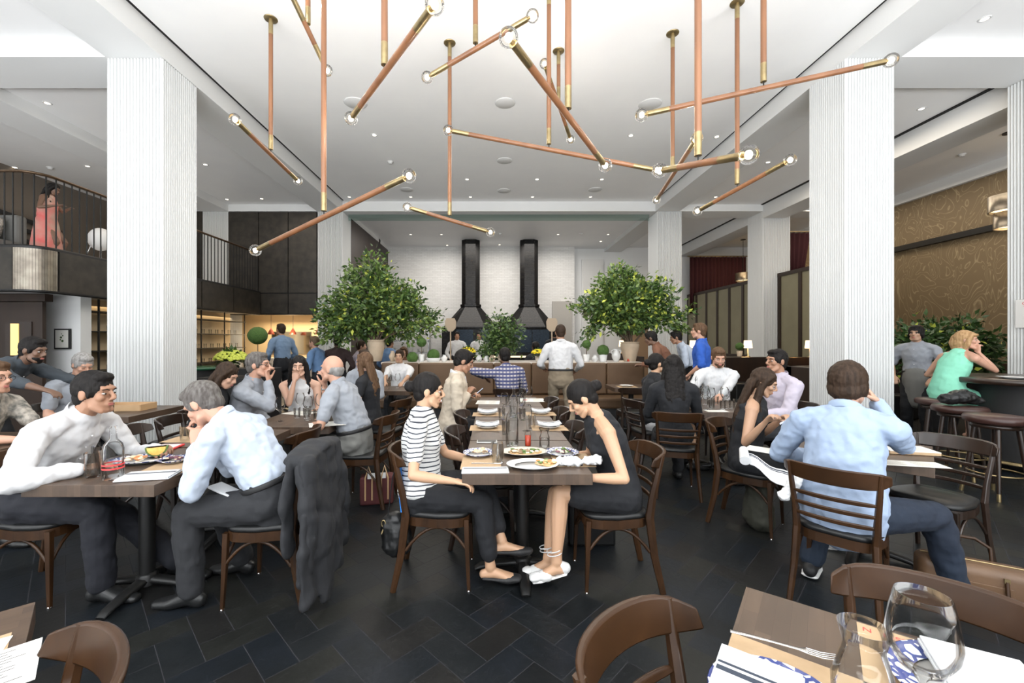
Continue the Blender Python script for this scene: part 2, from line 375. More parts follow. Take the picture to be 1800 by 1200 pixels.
struct('wall_right', MB().bx(11, 11.2, -7.2, 18, 0, 5.16), m_, 'gold swirl patterned wallpaper wall')
struct('trim_1', MB().bx(10.9, 11.2, -7.2, 18, 5.16, 5.42), M['plaster'], 'pale cornice above the patterned wallpaper')
struct('trim_2', MB().bx(10.88, 11, 3, 18, 3.90, 4.03), M['blackmetal'], 'dark picture rail on the patterned wallpaper')
struct('trim_3', MB().bx(10.9, 11, 3, 18, 0, 1.0), M['darkwood'], 'dark wainscot under the patterned wallpaper')
# gallery (mezzanine)
def gallery_outline(inset=0):
    pts = [(-11.1, 6.25+inset)]
    r = .30; cx, cy = -6.72-inset-r, 6.25+inset+r
    for i in range(17):
        a = -pi/2+pi/2*i/16; pts.append((cx+r*cos(a), cy+r*sin(a)))
    pts += [(-6.72-inset, 12.3), (-11.1, 12.3)]; return pts
struct('mezzanine_floor', MB().prism(gallery_outline(.06), 2.26, 2.86), M['plaster'], 'gallery floor slab with white underside')
out = gallery_outline(); t = thing('gallery_fascia', 'aged bronze panelled band around the upper gallery edge', 'fascia', (-6.72, 7.4, 2.24))
def fpan(pa, pb, m, name='panel'):
    n = len(pa); 
    mb = MB(); mb.o = V((-6.72, 7.4, 2.24))
    for a, b in zip(pa[:-1], pa[1:]):
        a = V((*a, 0)); b = V((*b, 0)); d = (b-a).normalized(); nn = V((d.y, -d.x, 0))*.025
        mb.add([a+V((0, 0, 2.25)), b+V((0, 0, 2.25)), b+V((0, 0, 2.86)), a+V((0, 0, 2.86)), a+nn+V((0, 0, 2.25)), b+nn+V((0, 0, 2.25)), b+nn+V((0, 0, 2.86)), a+nn+V((0, 0, 2.86))],
               [(0, 3, 2, 1), (4, 5, 6, 7), (0, 1, 5, 4), (3, 7, 6, 2), (0, 4, 7, 3), (1, 2, 6, 5)])
    return mb.build(name, m, t)
fpan([(-10.85, 6.25), (-9.35, 6.25)], None, M['bronze']); fpan([(-9.33, 6.25), (-7.03, 6.25)], None, M['bronze'])
fpan(out[1:18], None, M['bronze_light'])
ys = [6.58, 7.5, 8.6, 9.8, 11.0, 12.24]
for a, b in zip(ys[:-1], ys[1:]): fpan([(-6.72, a), (-6.72, b-.03)], None, M['bronze'])
mb = MB(); mb.o = V((-6.72, 7.4, 2.24))
for z in (2.245, 2.875): mb.tube([(max(x, -10.85), y, z) for x, y in out[:-1]][:-1]+[(-6.72, 12.24, z)], (.035, .022), 6, side=(0, 0, 1), smooth=False)
mb.build('edge_strip', M['blackmetal'], t)
t = thing('gallery_railing', 'bronze handrail with thin dark balusters along the upper gallery', 'railing', (-6.72, 7.4, 2.88))
rl = gallery_outline(.05)[:-1]; O = V((-6.72, 7.4, 2.88))
mb = MB(); mb.o = O; mb.tube([(x, y, 4.0) for x, y in rl], [(.022, .035)]*len(rl), 10, side=(0, 0, 1)); mb.build('handrail', mat('dark_bronze', (.10, .062, .035), .35, .6), t)
# evenly spaced balusters
acc = 0; step = .125; nb = 0
for a, b in zip(rl[:-1], rl[1:]):
    a = V((*a, 0)); b = V((*b, 0)); Ls = (b-a).length; s_ = acc
    while s_ < Ls and nb < 98:
        p = a+(b-a)*(s_/Ls)
        if p.x > -9.2: MB().bx(p.x-.007-O.x, p.x+.007-O.x, p.y-.007-O.y, p.y+.007-O.y, 2.9-O.z, 4.0-O.z).build('baluster', M['blackmetal'], t); nb += 1
        s_ += step
    acc = s_-Ls
struct('wall_left', MB().bx(-11.1, -10.9, 6.4, 12.3, 2.86, 5.42), mat('gallery_wall', (.15, .125, .10), .7), 'taupe wall at the back of the gallery')
t = thing('stair_wall_art', 'black and white diagonal banded art behind the gallery railing', 'wall art', (-10.85, 9.2, 3.6))
for k in range(4):
    mb = MB(); 
    z = .55-k*.24; mb.add([(0, -1.9, z+.35), (0, 1.5, z), (0, 1.5, z+.09), (0, -1.9, z+.44), (.03, -1.9, z+.35), (.03, 1.5, z), (.03, 1.5, z+.09), (.03, -1.9, z+.44)], [(0, 1, 2, 3), (4, 7, 6, 5), (0, 4, 5, 1), (3, 2, 6, 7), (0, 3, 7, 4), (1, 5, 6, 2)])
    mb.build('band', M['black'], t)
# bronze panelled rear wall above the bar kitchen, and panels of its left return
t = thing('bronze_wall_panels', 'tall dark bronze panel wall above the lit bar kitchen', 'wall panelling', (-6.3, 12.3, 2.24))
xs = [-7.64, -6.78, -5.93, -5.10]
for a, b in zip(xs[:-1], xs[1:]):
    for z0, z1 in ((2.27, 2.84), (2.87, 5.2)):
        MB().bx(a+.012+6.3, b-.012+6.3, 0, .05, z0-2.24, z1-2.24).build('panel', M['bronze'], t)
MB().bx(-1.34, 1.2, .04, .3, 0, 2.96).build('backing', M['blackmetal'], t)
struct('wall_back', MB().bx(-11.1, -8.4, 12.3, 12.6, 2.86, 5.42).bx(-7.66, -7.62, 12.31, 13, 2.86, 5.2), M['bronze'], 'bronze panels at the end of the gallery')
# below the gallery
struct('wall_left', MB().bx(-7.85, -7.12, 7.35, 7.55, 0, 2.26), M['plaster'], 'white pier under the gallery')
struct('wall_left', MB().bx(-7.85, -7.60, 7.55, 12.3, 0, 2.26), M['cream'], 'warm lit wall behind the bar shelves')
struct('wall_left', MB().bx(-11.1, -7.80, 7.0, 7.1, 0, 2.26), M['darkwood'], 'dark timber wall under the gallery')
t = thing('wood_door', 'tall dark wood door with a narrow glowing glass pane', 'door', (-7.65, 6.92, 0))
MB().bx(-1.15, .36, -.03, .03, 0, 2.12).build('door_leaf', M['darkwood'], t)
MB().bx(-.22, .20, -.045, -.032, 1.22, 1.80).build('pane_frame', M['chairwood_dark'], t)
MB().bx(-.13, .00, -.055, -.046, 1.26, 1.77).build('glass_pane', emit('lit_pane', (.9, .62, .22), .9), t)
MB().bx(-1.3, .42, -.05, .08, 2.13, 2.25).build('door_head', M['darkwood'], t)
t = thing('framed_picture', 'small black framed botanical print on the white pier', 'picture', (-7.40, 7.34, 1.52))
x0 = -.13; MB().bx(-.135, .135, -.03, 0, -.17, .18).build('frame', M['black'], t)
MB().bx(-.11, .11, -.034, -.031, -.145, .155).build('print', M['paper'], t)
mb = MB()
for a, b, r in ((-.01, .03, .018), (.02, .06, .012), (-.02, -.01, .012), (.015, -.03, .02), (0, .09, .007)): mb.ell((a, -.036, b), (r, .002, r))
mb.build('leaf_print', M['leaf_dark'], t)
# bar shelving against the warm wall
t = thing('bar_shelf_rack', 'thin metal grid shelf rack against the warm lit wall', 'shelf', (-7.35, 9.8, 0))
for y in (-2.1, -1.2, -.3, .6, 1.5, 2.4):
    MB().bx(-.012+.22, .012+.22, y-.012, y+.012, .3, 2.24).build('upright', M['blackmetal'], t)
for z in (.56, .93, 1.30, 1.66, 2.02):
    MB().bx(-.24, .235, -2.25, 2.45, z-.008, z+.008).build('shelf', M['blackmetal'], t)
k = 0; proto_g = None
for zi, z in enumerate((.93, 1.30, 1.66)):
    for yy in [8.0+.26*i for i in range(16)]:
        if proto_g is None:
            proto_g = MB().lathe([(.03, 0), (.034, .11), (.031, .11), (.027, .006), (0, .006)], n=10).build('drinking_glass', M['glass'])
            o = proto_g
        else: o = link(proto_g.copy())
        o.location = (-7.22, yy+.07*(zi % 2), z+.009); tag(o, 'clear drinking glass standing on the bar shelf rack', 'glass', 'glasses on the bar shelf rack')
# pass kitchen seen below the bronze wall
struct('wall_back', MB().bx(-10.5, -4.45, 14.8, 14.95, 0, 2.5), M['cream'], 'cream tiled wall of the bar kitchen')
struct('ceiling', MB().bx(-8.4, -4.45, 12.9, 14.8, 2.45, 2.55), M['cream'], 'low warm ceiling of the bar kitchen')
t = thing('wall_mirror', 'wide frameless mirror on the cream bar kitchen wall', 'mirror', (-7.05, 14.78, 1.2)); MB().bx(-.62, .72, -.02, 0, -.15, .58).build('mirror_glass', M['greymirror'], t)
MB().bx(-.64, .74, -.012, .0, -.17, .60).build('frame', M['steel'], t)
tag(MB().bx(-8.7, -5.0, 13.3, 13.9, 0, .95).build('service_counter', M['marble'], bevel=.01), 'cream service counter of the bar kitchen', 'counter')
for i, x in enumerate((-7.1, -6.4, -5.6)):
    t = thing('pendant_lamp', 'slim pendant lamp hung over the bar kitchen counter', 'lamp', (x, 13.6, 1.75), 0, 'bar kitchen pendants')
    MB().tube([(0, 0, .12), (0, 0, .7)], .006, 6).build('cord', M['black'], t)
    MB().lathe([(.02, .14), (.03, .12), (.11, -.06), (.10, -.06), (.02, .10)], n=16).build('lamp_shade', mat('red_shade', (.25, .05, .03), .4), t)
    MB().ell((0, 0, -.02), (.04, .04, .04)).build('bulb', M['downlight'], t)
point('pendant_light', (-6.4, 13.4, 1.55), 25, (1, .75, .45))
# open kitchen: two tiled chimneys over black ovens
def hood(cx, label):
    t = thing('oven_hood', label, 'oven hood', (cx, 16.6, 1.95))
    def octo(rx, ry, z): return [V((rx*a, ry*b, z)) for a, b in ((-.55, -1), (.55, -1), (1, -.5), (1, .5), (.55, 1), (-.55, 1), (-1, .5), (-1, -.5))]
    def loft(mb, rings):
        vs = [p for r in rings for p in r]; n = 8
        mb.add(vs, [(i*n+k, i*n+(k+1) % n, (i+1)*n+(k+1) % n, (i+1)*n+k) for i in range(len(rings)-1) for k in range(n)])
        mb.add(rings[0], [tuple(range(8))[::-1]]); return mb.add(rings[-1], [tuple(range(8))])
    mb = MB(); loft(mb, [octo(.345, .3, .90), octo(.345, .3, 3.41)]); mb.build('chimney', M['blacktile'], t)
    mb = MB(); loft(mb, [octo(.40, .35, .84), octo(.40, .35, .93)]); mb.build('collar', M['blacktile'], t)
    mb = MB(); loft(mb, [octo(1.02, .75, 0), octo(1.02, .75, .06), octo(.36, .31, .85)]); mb.build('canopy', M['blacktile'], t)
hood(-.89, 'left black glazed tile oven chimney with flared hood'); hood(1.36, 'right black glazed tile oven chimney with flared hood')
t = thing('pizza_oven', 'long black oven front with painted blue reflections on its panels below the two hoods', 'oven', (.25, 16.3, 0))
MB().bx(-2.2, 2.2, -.3, .9, 0, 1.95).build('body', M['blacktile'], t)
for a in (-1.65, -.75, .55, 1.2): MB().bx(a, a+.62, -.34, -.29, 1.05, 1.9).build('panel', M['ovensheen'], t)
MB().bx(-2.0, 2.0, -.42, -.29, .86, .92).build('shelf', emit('ledge_glow', (1, .75, .5), 1.2), t)  # warm light put into the shelf as its own glow, no lamp there
tag(MB().bx(-2.35, 3.2, 10.4, 10.9, 0, .90).bx(-2.4, 3.25, 10.36, 10.94, .90, .94).build('kitchen_pass_counter', M['marble'], bevel=.008), 'long veined marble pass counter in front of the open kitchen', 'counter')
t = thing('kitchen_shelf_unit', 'open shelving with stacked plates left of the ovens', 'shelf', (-3.3, 16.4, 0))
for z in (.55, 1.0, 1.45, 1.85): MB().bx(-.85, .85, -.3, .3, z, z+.04).build('shelf', M['steel'], t)
for x in (-.85, .81): MB().bx(x, x+.04, -.3, .3, 0, 1.89).build('upright', M['steel'], t)
for x, z, n in ((-3.7, 1.04, 5), (-3.2, 1.04, 6), (-2.8, 1.04, 4), (-3.4, 1.49, 5), (-2.9, 1.49, 3)):
    for i in range(n): tag(MB().lathe([(.0, 0), (.09, 0), (.14, .03), (.13, .032), (0, .012)], n=16).build('plate', M['china'], loc=(x, 16.3, z+.034*i)), 'white plate stacked on the kitchen shelves', 'plate', 'plates on the kitchen shelves')
struct('door_1', MB().bx(3.7, 4.6, 17.9, 18.0, 0, 4.9).bx(3.76, 4.54, 17.87, 17.9, .1, 4.8), M['white'], 'tall white door panel right of the brick wall')
struct('wall_back', MB().bx(2.4, 3.2, 17.5, 17.62, 0, 3.1), mat('grey_recess', (.42, .40, .37), .7), 'grey recess in the brick wall')
struct('wall_back', MB().bx(4.66, 6.2, 15.5, 15.6, 0, 2.3), mat('tan_wall', (.30, .19, .11), .7), 'tan wall behind the right potted tree')
struct('wall_right', MB().bx(4.46, 4.62, 13.1, 17.6, 0, 1.0), M['darkwood'], 'low dark wall at the kitchen side')
for x, lab in ((-1.08, 'left wooden pizza peel standing upright in front of the oven'), (1.45, 'right wooden pizza peel standing upright beside the oven')):
    t = thing('pizza_peel', lab, 'pizza peel', (x, 10.65, .942)); 
    MB().tube([(0, 0, 0), (0, 0, .8)], .016, 8).build('handle', M['peel'], t)
    mb = MB().prism([(-.05, 0), (.05, 0), (.13, .08), (.14, .25), (.10, .33), (-.10, .33), (-.14, .25), (-.13, .08)], -.012, .012)
    mb.v = [(a, c, b+.78) for a, b, c in mb.v]; mb.build('blade', M['peel'], t)
# screens on the right, curtains
for (y0, y1, lab) in ((8.9, 12.2, 'near tall olive booth screen with dark wood frame right of the middle column'), (13.2, 18.0, 'far tall olive booth screen with dark wood mullions')):
    t = thing('booth_screen', lab, 'screen', (8.2, (y0+y1)/2, 0)); yc = (y0+y1)/2
    MB().bx(-.05, .05, y0-yc, y1-yc, 0, 1.04).build('base_panel', M['darkwood'], t)
    n = max(2, round((y1-y0)/.8)); d = (y1-y0)/n
    for i in range(n): MB().bx(-.02, .02, y0-yc+i*d+.06, y0-yc+(i+1)*d-.06, 1.04, 3.32).build('screen_panel', M['olive'], t)
    for i in range(n+1): MB().bx(-.045, .045, y0-yc+i*d-.06, y0-yc+i*d+.06, 1.04, 3.4).build('mullion', M['darkwood'], t)
    MB().bx(-.05, .05, y0-yc-.06, y1-yc+.06, 3.32, 3.42).build('top_rail', M['darkwood'], t)
def curtain(x0, x1, y, z0, z1, lab, diag=0):
    t = thing('curtain', lab, 'curtain', ((x0+x1)/2, y, z0)); n = int((x1-x0)/.03); mb = MB(); vs = []
    for i in range(n+1):
        u = i/n; x = x0+(x1-x0)*u-(x0+x1)/2; w_ = .05*sin(i*1.25)+.02*sin(i*.37)
        for (zz, k) in ((0, 0), ((z1-z0)*.5, 1), (z1-z0, 1.3)): vs.append((x*(1-diag*(1-zz/(z1-z0))*.55), w_*(1-.2*k), zz))
    fs = [(i*3+j, (i+1)*3+j, (i+1)*3+j+1, i*3+j+1) for i in range(n) for j in range(2)]
    o = mb.add(vs, fs, True).build('drape', M['velvet'], t); s = o.modifiers.new('thick', 'SOLIDIFY'); s.thickness = .01
    MB().tube([(-(x1-x0)/2-.1, 0, z1-z0+.03), ((x1-x0)/2+.1, 0, z1-z0+.03)], .02, 8).build('curtain_rod', M['brass'], t)
curtain(8.0, 10.3, 17.4, 2.6, 4.9, 'dark red velvet curtain hanging on the far right wall')
curtain(8.5, 9.6, 12.9, 3.0, 4.75, 'dark red velvet curtain gathered behind the right column', 1)
# booths
t = thing('booth_bench', 'long dark booth back wall right of the standing man in blue', 'booth', (7.0, 10.9, 0))
MB().bx(-1.15, 1.15, -.1, .15, 0, 1.08).build('booth_back', M['chairwood_dark'], t, bevel=.02); MB().bx(-1.15, 1.15, -.6, -.1, 0, .46).build('booth_seat', M['vinyl'], t, bevel=.03)
t = thing('booth_bench', 'dark booth with high back just left of the near right column', 'booth', (7.55, 8.6, 0))
MB().bx(-.95, .55, -.1, .1, 0, 1.05).build('booth_back', M['chairwood_dark'], t, bevel=.02); MB().bx(-.9, .5, -.55, -.1, 0, .46).build('booth_seat', M['vinyl'], t, bevel=.03)
for x, y, lab in ((5.15, 11.0, 'small glowing table lamp behind the standing man in blue'), (6.55, 11.0, 'small glowing table lamp on the booth back by the middle column'), (7.85, 10.6, 'small glowing table lamp beside the near right column'), (4.12, 13.7, 'small glowing table lamp beyond the right potted tree')):
    t = thing('table_lamp', lab, 'lamp', (x, y, 1.08))
    MB().lathe([(.06, 0), (.06, .015), (.012, .025), (.012, .26), (0, .26)], n=14).build('lamp_base', M['brass'], t)
    MB().lathe([(.105, .22), (.085, .42), (.081, .42), (.10, .22)], n=20, closed=True).build('lamp_shade', M['lampglow'], t)
    point('lamp_light', (x, y-.0, 1.40), 6, (1, .72, .42))
for x, y in ((5.15, 11.0), (4.12, 13.7)):
    tag(MB().bx(x-.25, x+.25, y-.2, y+.2, 0, 1.08).build('lamp_stand', M['darkwood']), 'dark stand carrying a glowing table lamp', 'stand', 'lamp stands')
# drum pendants on the right
def drum(x, y, z, lab):
    t = thing('drum_pendant', lab, 'lamp', (x, y, z)); top = 5.42-z
    mb = MB(); zz = .55
    while zz < top-.03:
        mb.lathe([(.012, -.012), (.018, 0), (.012, .012), (.006, 0)], (0, 0, zz), 6, True); zz += .05
    mb.tube([(0, 0, .5), (0, 0, top)], .005, 5); mb.build('chain', M['blackmetal'], t)
    MB().lathe([(.09, 0), (.09, .02), (0, .02)], (0, 0, top-.02), 20).build('ceiling_canopy', M['blackmetal'], t)
    for a, r in ((.22, .27), (-.10, .20)):
        MB().lathe([(r, a), (r, a+.30), (r-.012, a+.30), (r-.012, a)], n=28, closed=True).build('drum_shade', M['bronze_light'], t)
        MB().lathe([(0, 0), (r-.03, 0), (r-.03, .03), (0, .03)], (0, 0, a+.04), 24).build('diffuser', M['lampglow'], t)
    MB().tube([(0, 0, -.08), (0, 0, .55)], .012, 8).build('stem', M['blackmetal'], t)
    point('drum_light', (x, y, z-.2), 14, (1, .74, .45), .15)
drum(9.72, 8.05, 3.72, 'tiered bronze drum pendant hung on a chain by the patterned wall')
drum(9.70, 16.6, 3.60, 'distant bronze drum pendant in front of the red curtain')
# ceiling fittings
for px, py, r in ((888, 181, 18), (887, 282, 14), (886, 335, 12), (625, 181, 20), (1143, 183, 20), (715, 333, 12), (1046, 333, 12)):
    Y = 4.0*750/(598-py); x = (px-868)/750*Y
    t = thing('ceiling_speaker', 'flush round white ceiling speaker grille', 'speaker', (x, Y, 5.5), 0, 'round ceiling speakers')
    rr = r*Y/750; MB().lathe([(0, -.012), (rr*.92, -.012), (rr, -.002), (0, -.002)], n=28).build('grille', M['white'], t)
for px, py, h in ((658, 237, 4), (1109, 238, 4), (821, 315, 4), (944, 315, 4), (1058, 315, 4), (614, 346, 4), (722, 346, 4), (827, 346, 4), (936, 346, 4), (1038, 346, 4), (1260, 240, 4), (83, 181, 3.9), (26, 294, 3.9), (154, 292, 3.9), (361, 289, 3.9), (399, 350, 3.9), (460, 349, 3.9),
                  (1731, 33, 3.9), (1620, 191, 3.9), (1350, 285, 3.9), (1258, 346, 3.9), (722, 412, 3.86), (776, 412, 3.86), (981, 412, 3.86), (1069, 412, 3.86), (786, 431, 3.86), (878, 430, 3.86), (1056, 424, 3.86)):
    Y = h*750/(598-py); x = (px-868)/750*Y; z = EYE+h
    if h == 3.9: z = 5.42; Y = 3.92*750/(598-py); x = (px-868)/750*Y
    t = thing('recessed_downlight', 'small recessed ceiling downlight', 'downlight', (x, Y, z if h != 3.86 else 5.36), 0, 'recessed ceiling downlights')
    MB().lathe([(.04, -.002), (.04, -.006), (.055, -.008), (.065, -.001), (.04, -.001)], n=18, closed=True).build('trim_ring', M['white'], t)
    MB().lathe([(0, -.004), (.04, -.004), (.04, -.001), (0, -.001)], n=14).build('lens', M['downlight'], t)
for px, py, h in ((686, 284, 4), (879, 410, 3.86), (1022, 410, 3.86), (88, 294, 3.92), (1691, 271, 3.92)):
    Y = h*750/(598-py); x = (px-868)/750*Y
    t = thing('smoke_detector', 'small white domed smoke detector on the ceiling', 'smoke detector', (x, Y, EYE+h), 0, 'ceiling smoke detectors')
    MB().lathe([(0, -.05), (.03, -.05), (.045, -.035), (.045, -.02), (.065, -.015), (.065, 0), (0, 0)], n=20).build('housing', M['white'], t)
# notice on the right column
t = thing('notice_sign', 'white notice with red lettering on the column at the right edge', 'sign', (7.53, 6.1, 1.68))
MB().bx(-.012, 0, -.32, .05, 0, .40).build('board', M['white'], t)
def text(s, size, loc, rot, m, parent=None, name='lettering', ext=.0008):
    c = bpy.data.curves.new(name, 'FONT'); c.body = s; c.size = size; c.extrude = ext
    tmp = bpy.data.objects.new('tmp', c); me = bpy.data.meshes.new_from_object(tmp); bpy.data.objects.remove(tmp); me.materials.clear(); me.materials.append(m)
    o = link(bpy.data.objects.new(name, me)); o.location = loc; o.rotation_euler = rot
    if parent is not None: o.parent = parent; KIDS.setdefault(parent.name, []).append(o)
    return o
for i, s_ in enumerate(('OCC', 'TH', 'N')): text(s_, .058, (-.0135, -.03-.012*i, .325-.058*i), (pi/2, 0, -pi/2), M['redprint'], t)
# ================================================================ the branching light fitting
def rod_light(p1, p2, Z1, Z2, sx, canopy=None, label='', bright=1):
    A = P(p1[0], p1[1], Z1); B_ = P(p2[0], p2[1], Z2); d = (B_-A); Ls = d.length; d.normalize()
    # the stem meets the rod where the sight line through sx crosses it
    best = min([i/60 for i in range(61)], key=lambda t: abs(868+750*(A+(B_-A)*t).x/(A+(B_-A)*t).y-sx))
    mid = A+(B_-A)*best; O = V((mid.x, mid.y, 5.5))
    t = thing('rod_pendant_light', label, 'lamp', O, 0, None)
    a = A-O; b = B_-O; m = mid-O; r = .026; bd = .062
    a2 = a+d*bd*.85; b2 = b-d*bd*.85
    MB().tube([a2+d*.20, b2-d*.20], r, 14).build('wood_rod', M['copperwood'], t)
    MB().tube([a2, a2+d*.205], r*1.03, 14).build('brass_ferrule', M['brass'], t); MB().tube([b2-d*.205, b2], r*1.03, 14).build('brass_ferrule', M['brass'], t)
    MB().lathe([(0, -.012), (.075, -.012), (.08, -.004), (.08, 0), (0, 0)], n=24).build('ceiling_canopy', M['brass'], t)
    top = V((m.x, m.y, 0)); bot = V((m.x, m.y, m.z+r+.035))
    MB().tube([top+V((0, 0, -.19)), bot+V((0, 0, .17))], r, 14).build('wood_stem', M['copperwood'], t)
    MB().tube([top, top+V((0, 0, -.195))], r*1.03, 14).build('brass_end', M['brass'], t); MB().tube([bot+V((0, 0, .175)), bot], r*1.03, 14).build('brass_end', M['brass'], t)
    MB().tube([bot, m], .006, 8).build('swivel_pin', M['blackmetal'], t)
    for q, s in ((a, 1), (b, -1)):
        o = MB().ell((0, 0, 0), (bd, bd, bd), None, 20, 13).build('glass_bulb', M['bulbglass'], t, loc=q)
        f = MB().ell((0, 0, 0), (.024, .024, .028), None, 10, 7).build('filament', M['filament'], o)
        MB().tube([d*s*bd*.9, d*s*bd*.2], [.016, .010], 8).build('bulb_cap', M['brass'], o)
        point('bulb_light', tuple(q+O), 22, (1, .96, .90), .03)
M['bulbglass'] = glass('bulb_glass', (.94, .92, .89), .9, .26)
def zz(mid, phi): return mid*2*phi, mid*2*(1-phi)    # Z2, Z1 for a stem at fraction phi from end 1
rods = [
 ((413, 210), (524, 318), 476, 5.31, .568, 'left-hand short rod light whose two bulbs step down beside the left beam'),
 ((449, 440), (719, 309), 568, 4.15, .445, 'lowest rod light sloping up from its left bulb over the left potted tree'),
 ((575, 124), (508, -18), 541, 4.5, .47, 'rod light leaving the frame at the top left of the cluster'),
 ((617, 208), (764, 8), 675, 3.35, .40, 'thick steep rod light in the upper left of the cluster'),
 ((751, 136), (936, 28), 837, 4.3, .475, 'short rod light at the top middle, rising to the right behind the thick rod'),
 ((894, 66), (1064, 291), 999, 3.35, .60, 'thick rod light plunging down the middle of the cluster'),
 ((788, 229), (1155, 299), 965, 4.85, .482, 'long nearly level rod light crossing the middle of the cluster'),
 ((716, 364), (862, 408), 791, 5.74, .51, 'small low rod light in front of the kitchen opening'),
 ((957, 112), (1003, 245), 982, 5.9, .54, 'farthest steep rod light, seen between the two middle stems'),
 ((1225, 243), (1154, 351), 1182, 5.56, .60, 'steep rod light at the right behind the crossing bulbs'),
 ((1128, 202), (1566, 106), 1342, 4.05, .489, 'longest rod light reaching across to the right column'),
 ((1160, 300), (1316, 272), 1226, 3.2, .43, 'thick short rod light with a large bulb at its right end'),
 ((1226, 371), (1389, 281), 1297, 5.04, .445, 'lowest right rod light rising toward the right column'),
]
for p1, p2, sx, zm, phi, lab in rods:
    rod_light(p1, p2, 2*zm*(1-phi), 2*zm*phi, sx, label=lab)
# ================================================================ chairs
def chair_proto(wood):
    t = thing('dining_chair', 'x', 'chair', (0, 0, 0), 0, None)
    SH = .455
    out = []
    for i in range(28):
        a = 2*pi*i/28; ca, sa = cos(a), sin(a); k = .5
        x = .205*math.copysign(abs(ca)**k, ca); y = .205*math.copysign(abs(sa)**k, sa)
        if y < 0: x *= .90
        out.append((x, y))
    MB().prism([(x*.97, y*.97) for x, y in out], SH-.075, SH-.022).build('seat_frame', wood, t, bevel=.004)
    mb = MB(); n = len(out)
    rings = [(.95, SH-.022), (.99, SH-.012), (.975, SH+.004), (.88, SH+.013), (.5, SH+.018)]
    vs = [V((x*s, y*s, z)) for s, z in rings for x, y in out]
    mb.add(vs, [(i*n+k, i*n+(k+1) % n, (i+1)*n+(k+1) % n, (i+1)*n+k) for i in range(4) for k in range(n)]+[tuple(range(4*n, 5*n))], True); mb.build('seat', M['vinyl'], t)
    for s in (-1, 1):
        MB().tube([(s*.175, .175, SH-.03), (s*.18, .18, .25), (s*.188, .19, 0)], [(.021, .021), (.019, .019), (.013, .013)], 4, side=(1, 1, 0), smooth=False).build('leg', wood, t, bevel=.003)
        MB().lathe([(.011, 0), (.011, .008), (0, .008)], (s*.188, .19, 0), 8).build('foot_glide', M['steel'], t)
        MB().tube([(s*.195, -.262, 0), (s*.18, -.215, .22), (s*.172, -.19, .44), (s*.177, -.205, .56), (s*.188, -.235, .71), (s*.195, -.256, .82)], [(.015, .020), (.018, .025), (.020, .028), (.016, .024), (.014, .020), (.012, .016)], 6, side=(1, 0, 0), smooth=False).build('leg', wood, t, bevel=.003)
        # bent brace arching under the seat side, and quarter braces in front and behind
        MB().tube(arc((s*.185, .168, .26), (s*.16, -.0, .50), (s*.178, -.19, .24), 12), .0095, 8).build('bent_brace', wood, t)
    MB().tube(arc((-.17, .185, .26), (0, .16, .50), (.17, .185, .26), 12), .0095, 8).build('bent_brace', wood, t)
    def rail(z0, z1, bow, halfw, th, y0, yb, nm, n=16, endr=0):
        mb = MB(); vs = []
        for i in range(n+1):
            u = -1+2*i/n; x = u*halfw; y = y0-bow*(1-u*u)+endr*abs(u)**6
            e = (1-abs(u)**8)*.5+.5; zc = (z0+z1)/2; h = (z1-z0)/2*e
            dz = yb*(.5)
            for (oy, oz) in ((-th, -h), (th, -h), (th-dz*0, h), (-th, h)): vs.append((x, y+oy-(yb if oz > 0 else 0), zc+oz))
        fs = [(i*4+k, i*4+(k+1) % 4, (i+1)*4+(k+1) % 4, (i+1)*4+k) for i in range(n) for k in range(4)]
        fs += [(3, 2, 1, 0), (n*4, n*4+1, n*4+2, n*4+3)]
        o = mb.add(vs, fs).build(nm, wood, t, smooth_all=True); o.data.set_sharp_from_angle(angle=R(40)); b = o.modifiers.new('bevel', 'BEVEL'); b.width = .006; b.segments = 2; b.harden_normals = False; b.limit_method = 'ANGLE'; b.angle_limit = R(50); return o
    rail(.735, .830, .075, .232, .011, -.225, .022, 'top_rail', endr=.045)
    for z in (.515, .578, .641): rail(z, z+.026, .035, .180, .007, -.200-(z-.5)*.22, .004, 'back_slat')
    return t
CH = {'light': chair_proto(M['chairwood']), 'dark': chair_proto(M['chairwood_dark'])}
used_ch = {'light': 0, 'dark': 0}
def chair(x, y, deg, label, kind='light', group=None):      # deg = direction the sitter faces, 0 = away from the camera
    p = CH[kind]; o = p if not used_ch[kind] else copy_tree(p); used_ch[kind] = 1
    o.location = (x, y, 0); o.rotation_euler = (0, 0, R(deg)); o['label'] = label
    if group: o['group'] = group
    return o
# ================================================================ tables
def table(cx, cy, sx, sy, rz, label, top=.75, th=.062, group=None, base=True):
    t = thing('dining_table', label, 'table', (cx, cy, 0), rz, group)
    MB().bx(-sx/2, sx/2, -sy/2, sy/2, top-th, top).build('tabletop', M['butcher'], t, bevel=.002)
    if base:
        MB().lathe([(.042, .05), (.042, top-th-.02)], n=20).build('pedestal', M['blackmetal'], t)
        MB().bx(-.2, .2, -.04, .04, top-th-.02, top-th).bx(-.04, .04, -.2, .2, top-th-.02, top-th).build('mounting_plate', M['blackmetal'], t)
        mb = MB()
        for k in range(4):
            a = k*pi/2; d = V((cos(a), sin(a), 0)); mb.tube([d*.02+V((0, 0, .058)), d*.16+V((0, 0, .045)), d*.28+V((0, 0, .026)), d*.31+V((0, 0, .012))], [(.038, .026), (.035, .022), (.033, .018), (.028, .010)], 8, 'flat', side=(0, 0, 1) if False else d.cross(V((0, 0, 1))))
        mb.lathe([(.06, .03), (.055, .085), (.042, .10), (0, .10)], n=16); mb.build('cross_base', M['blackmetal'], t)
    return t
TS = .734
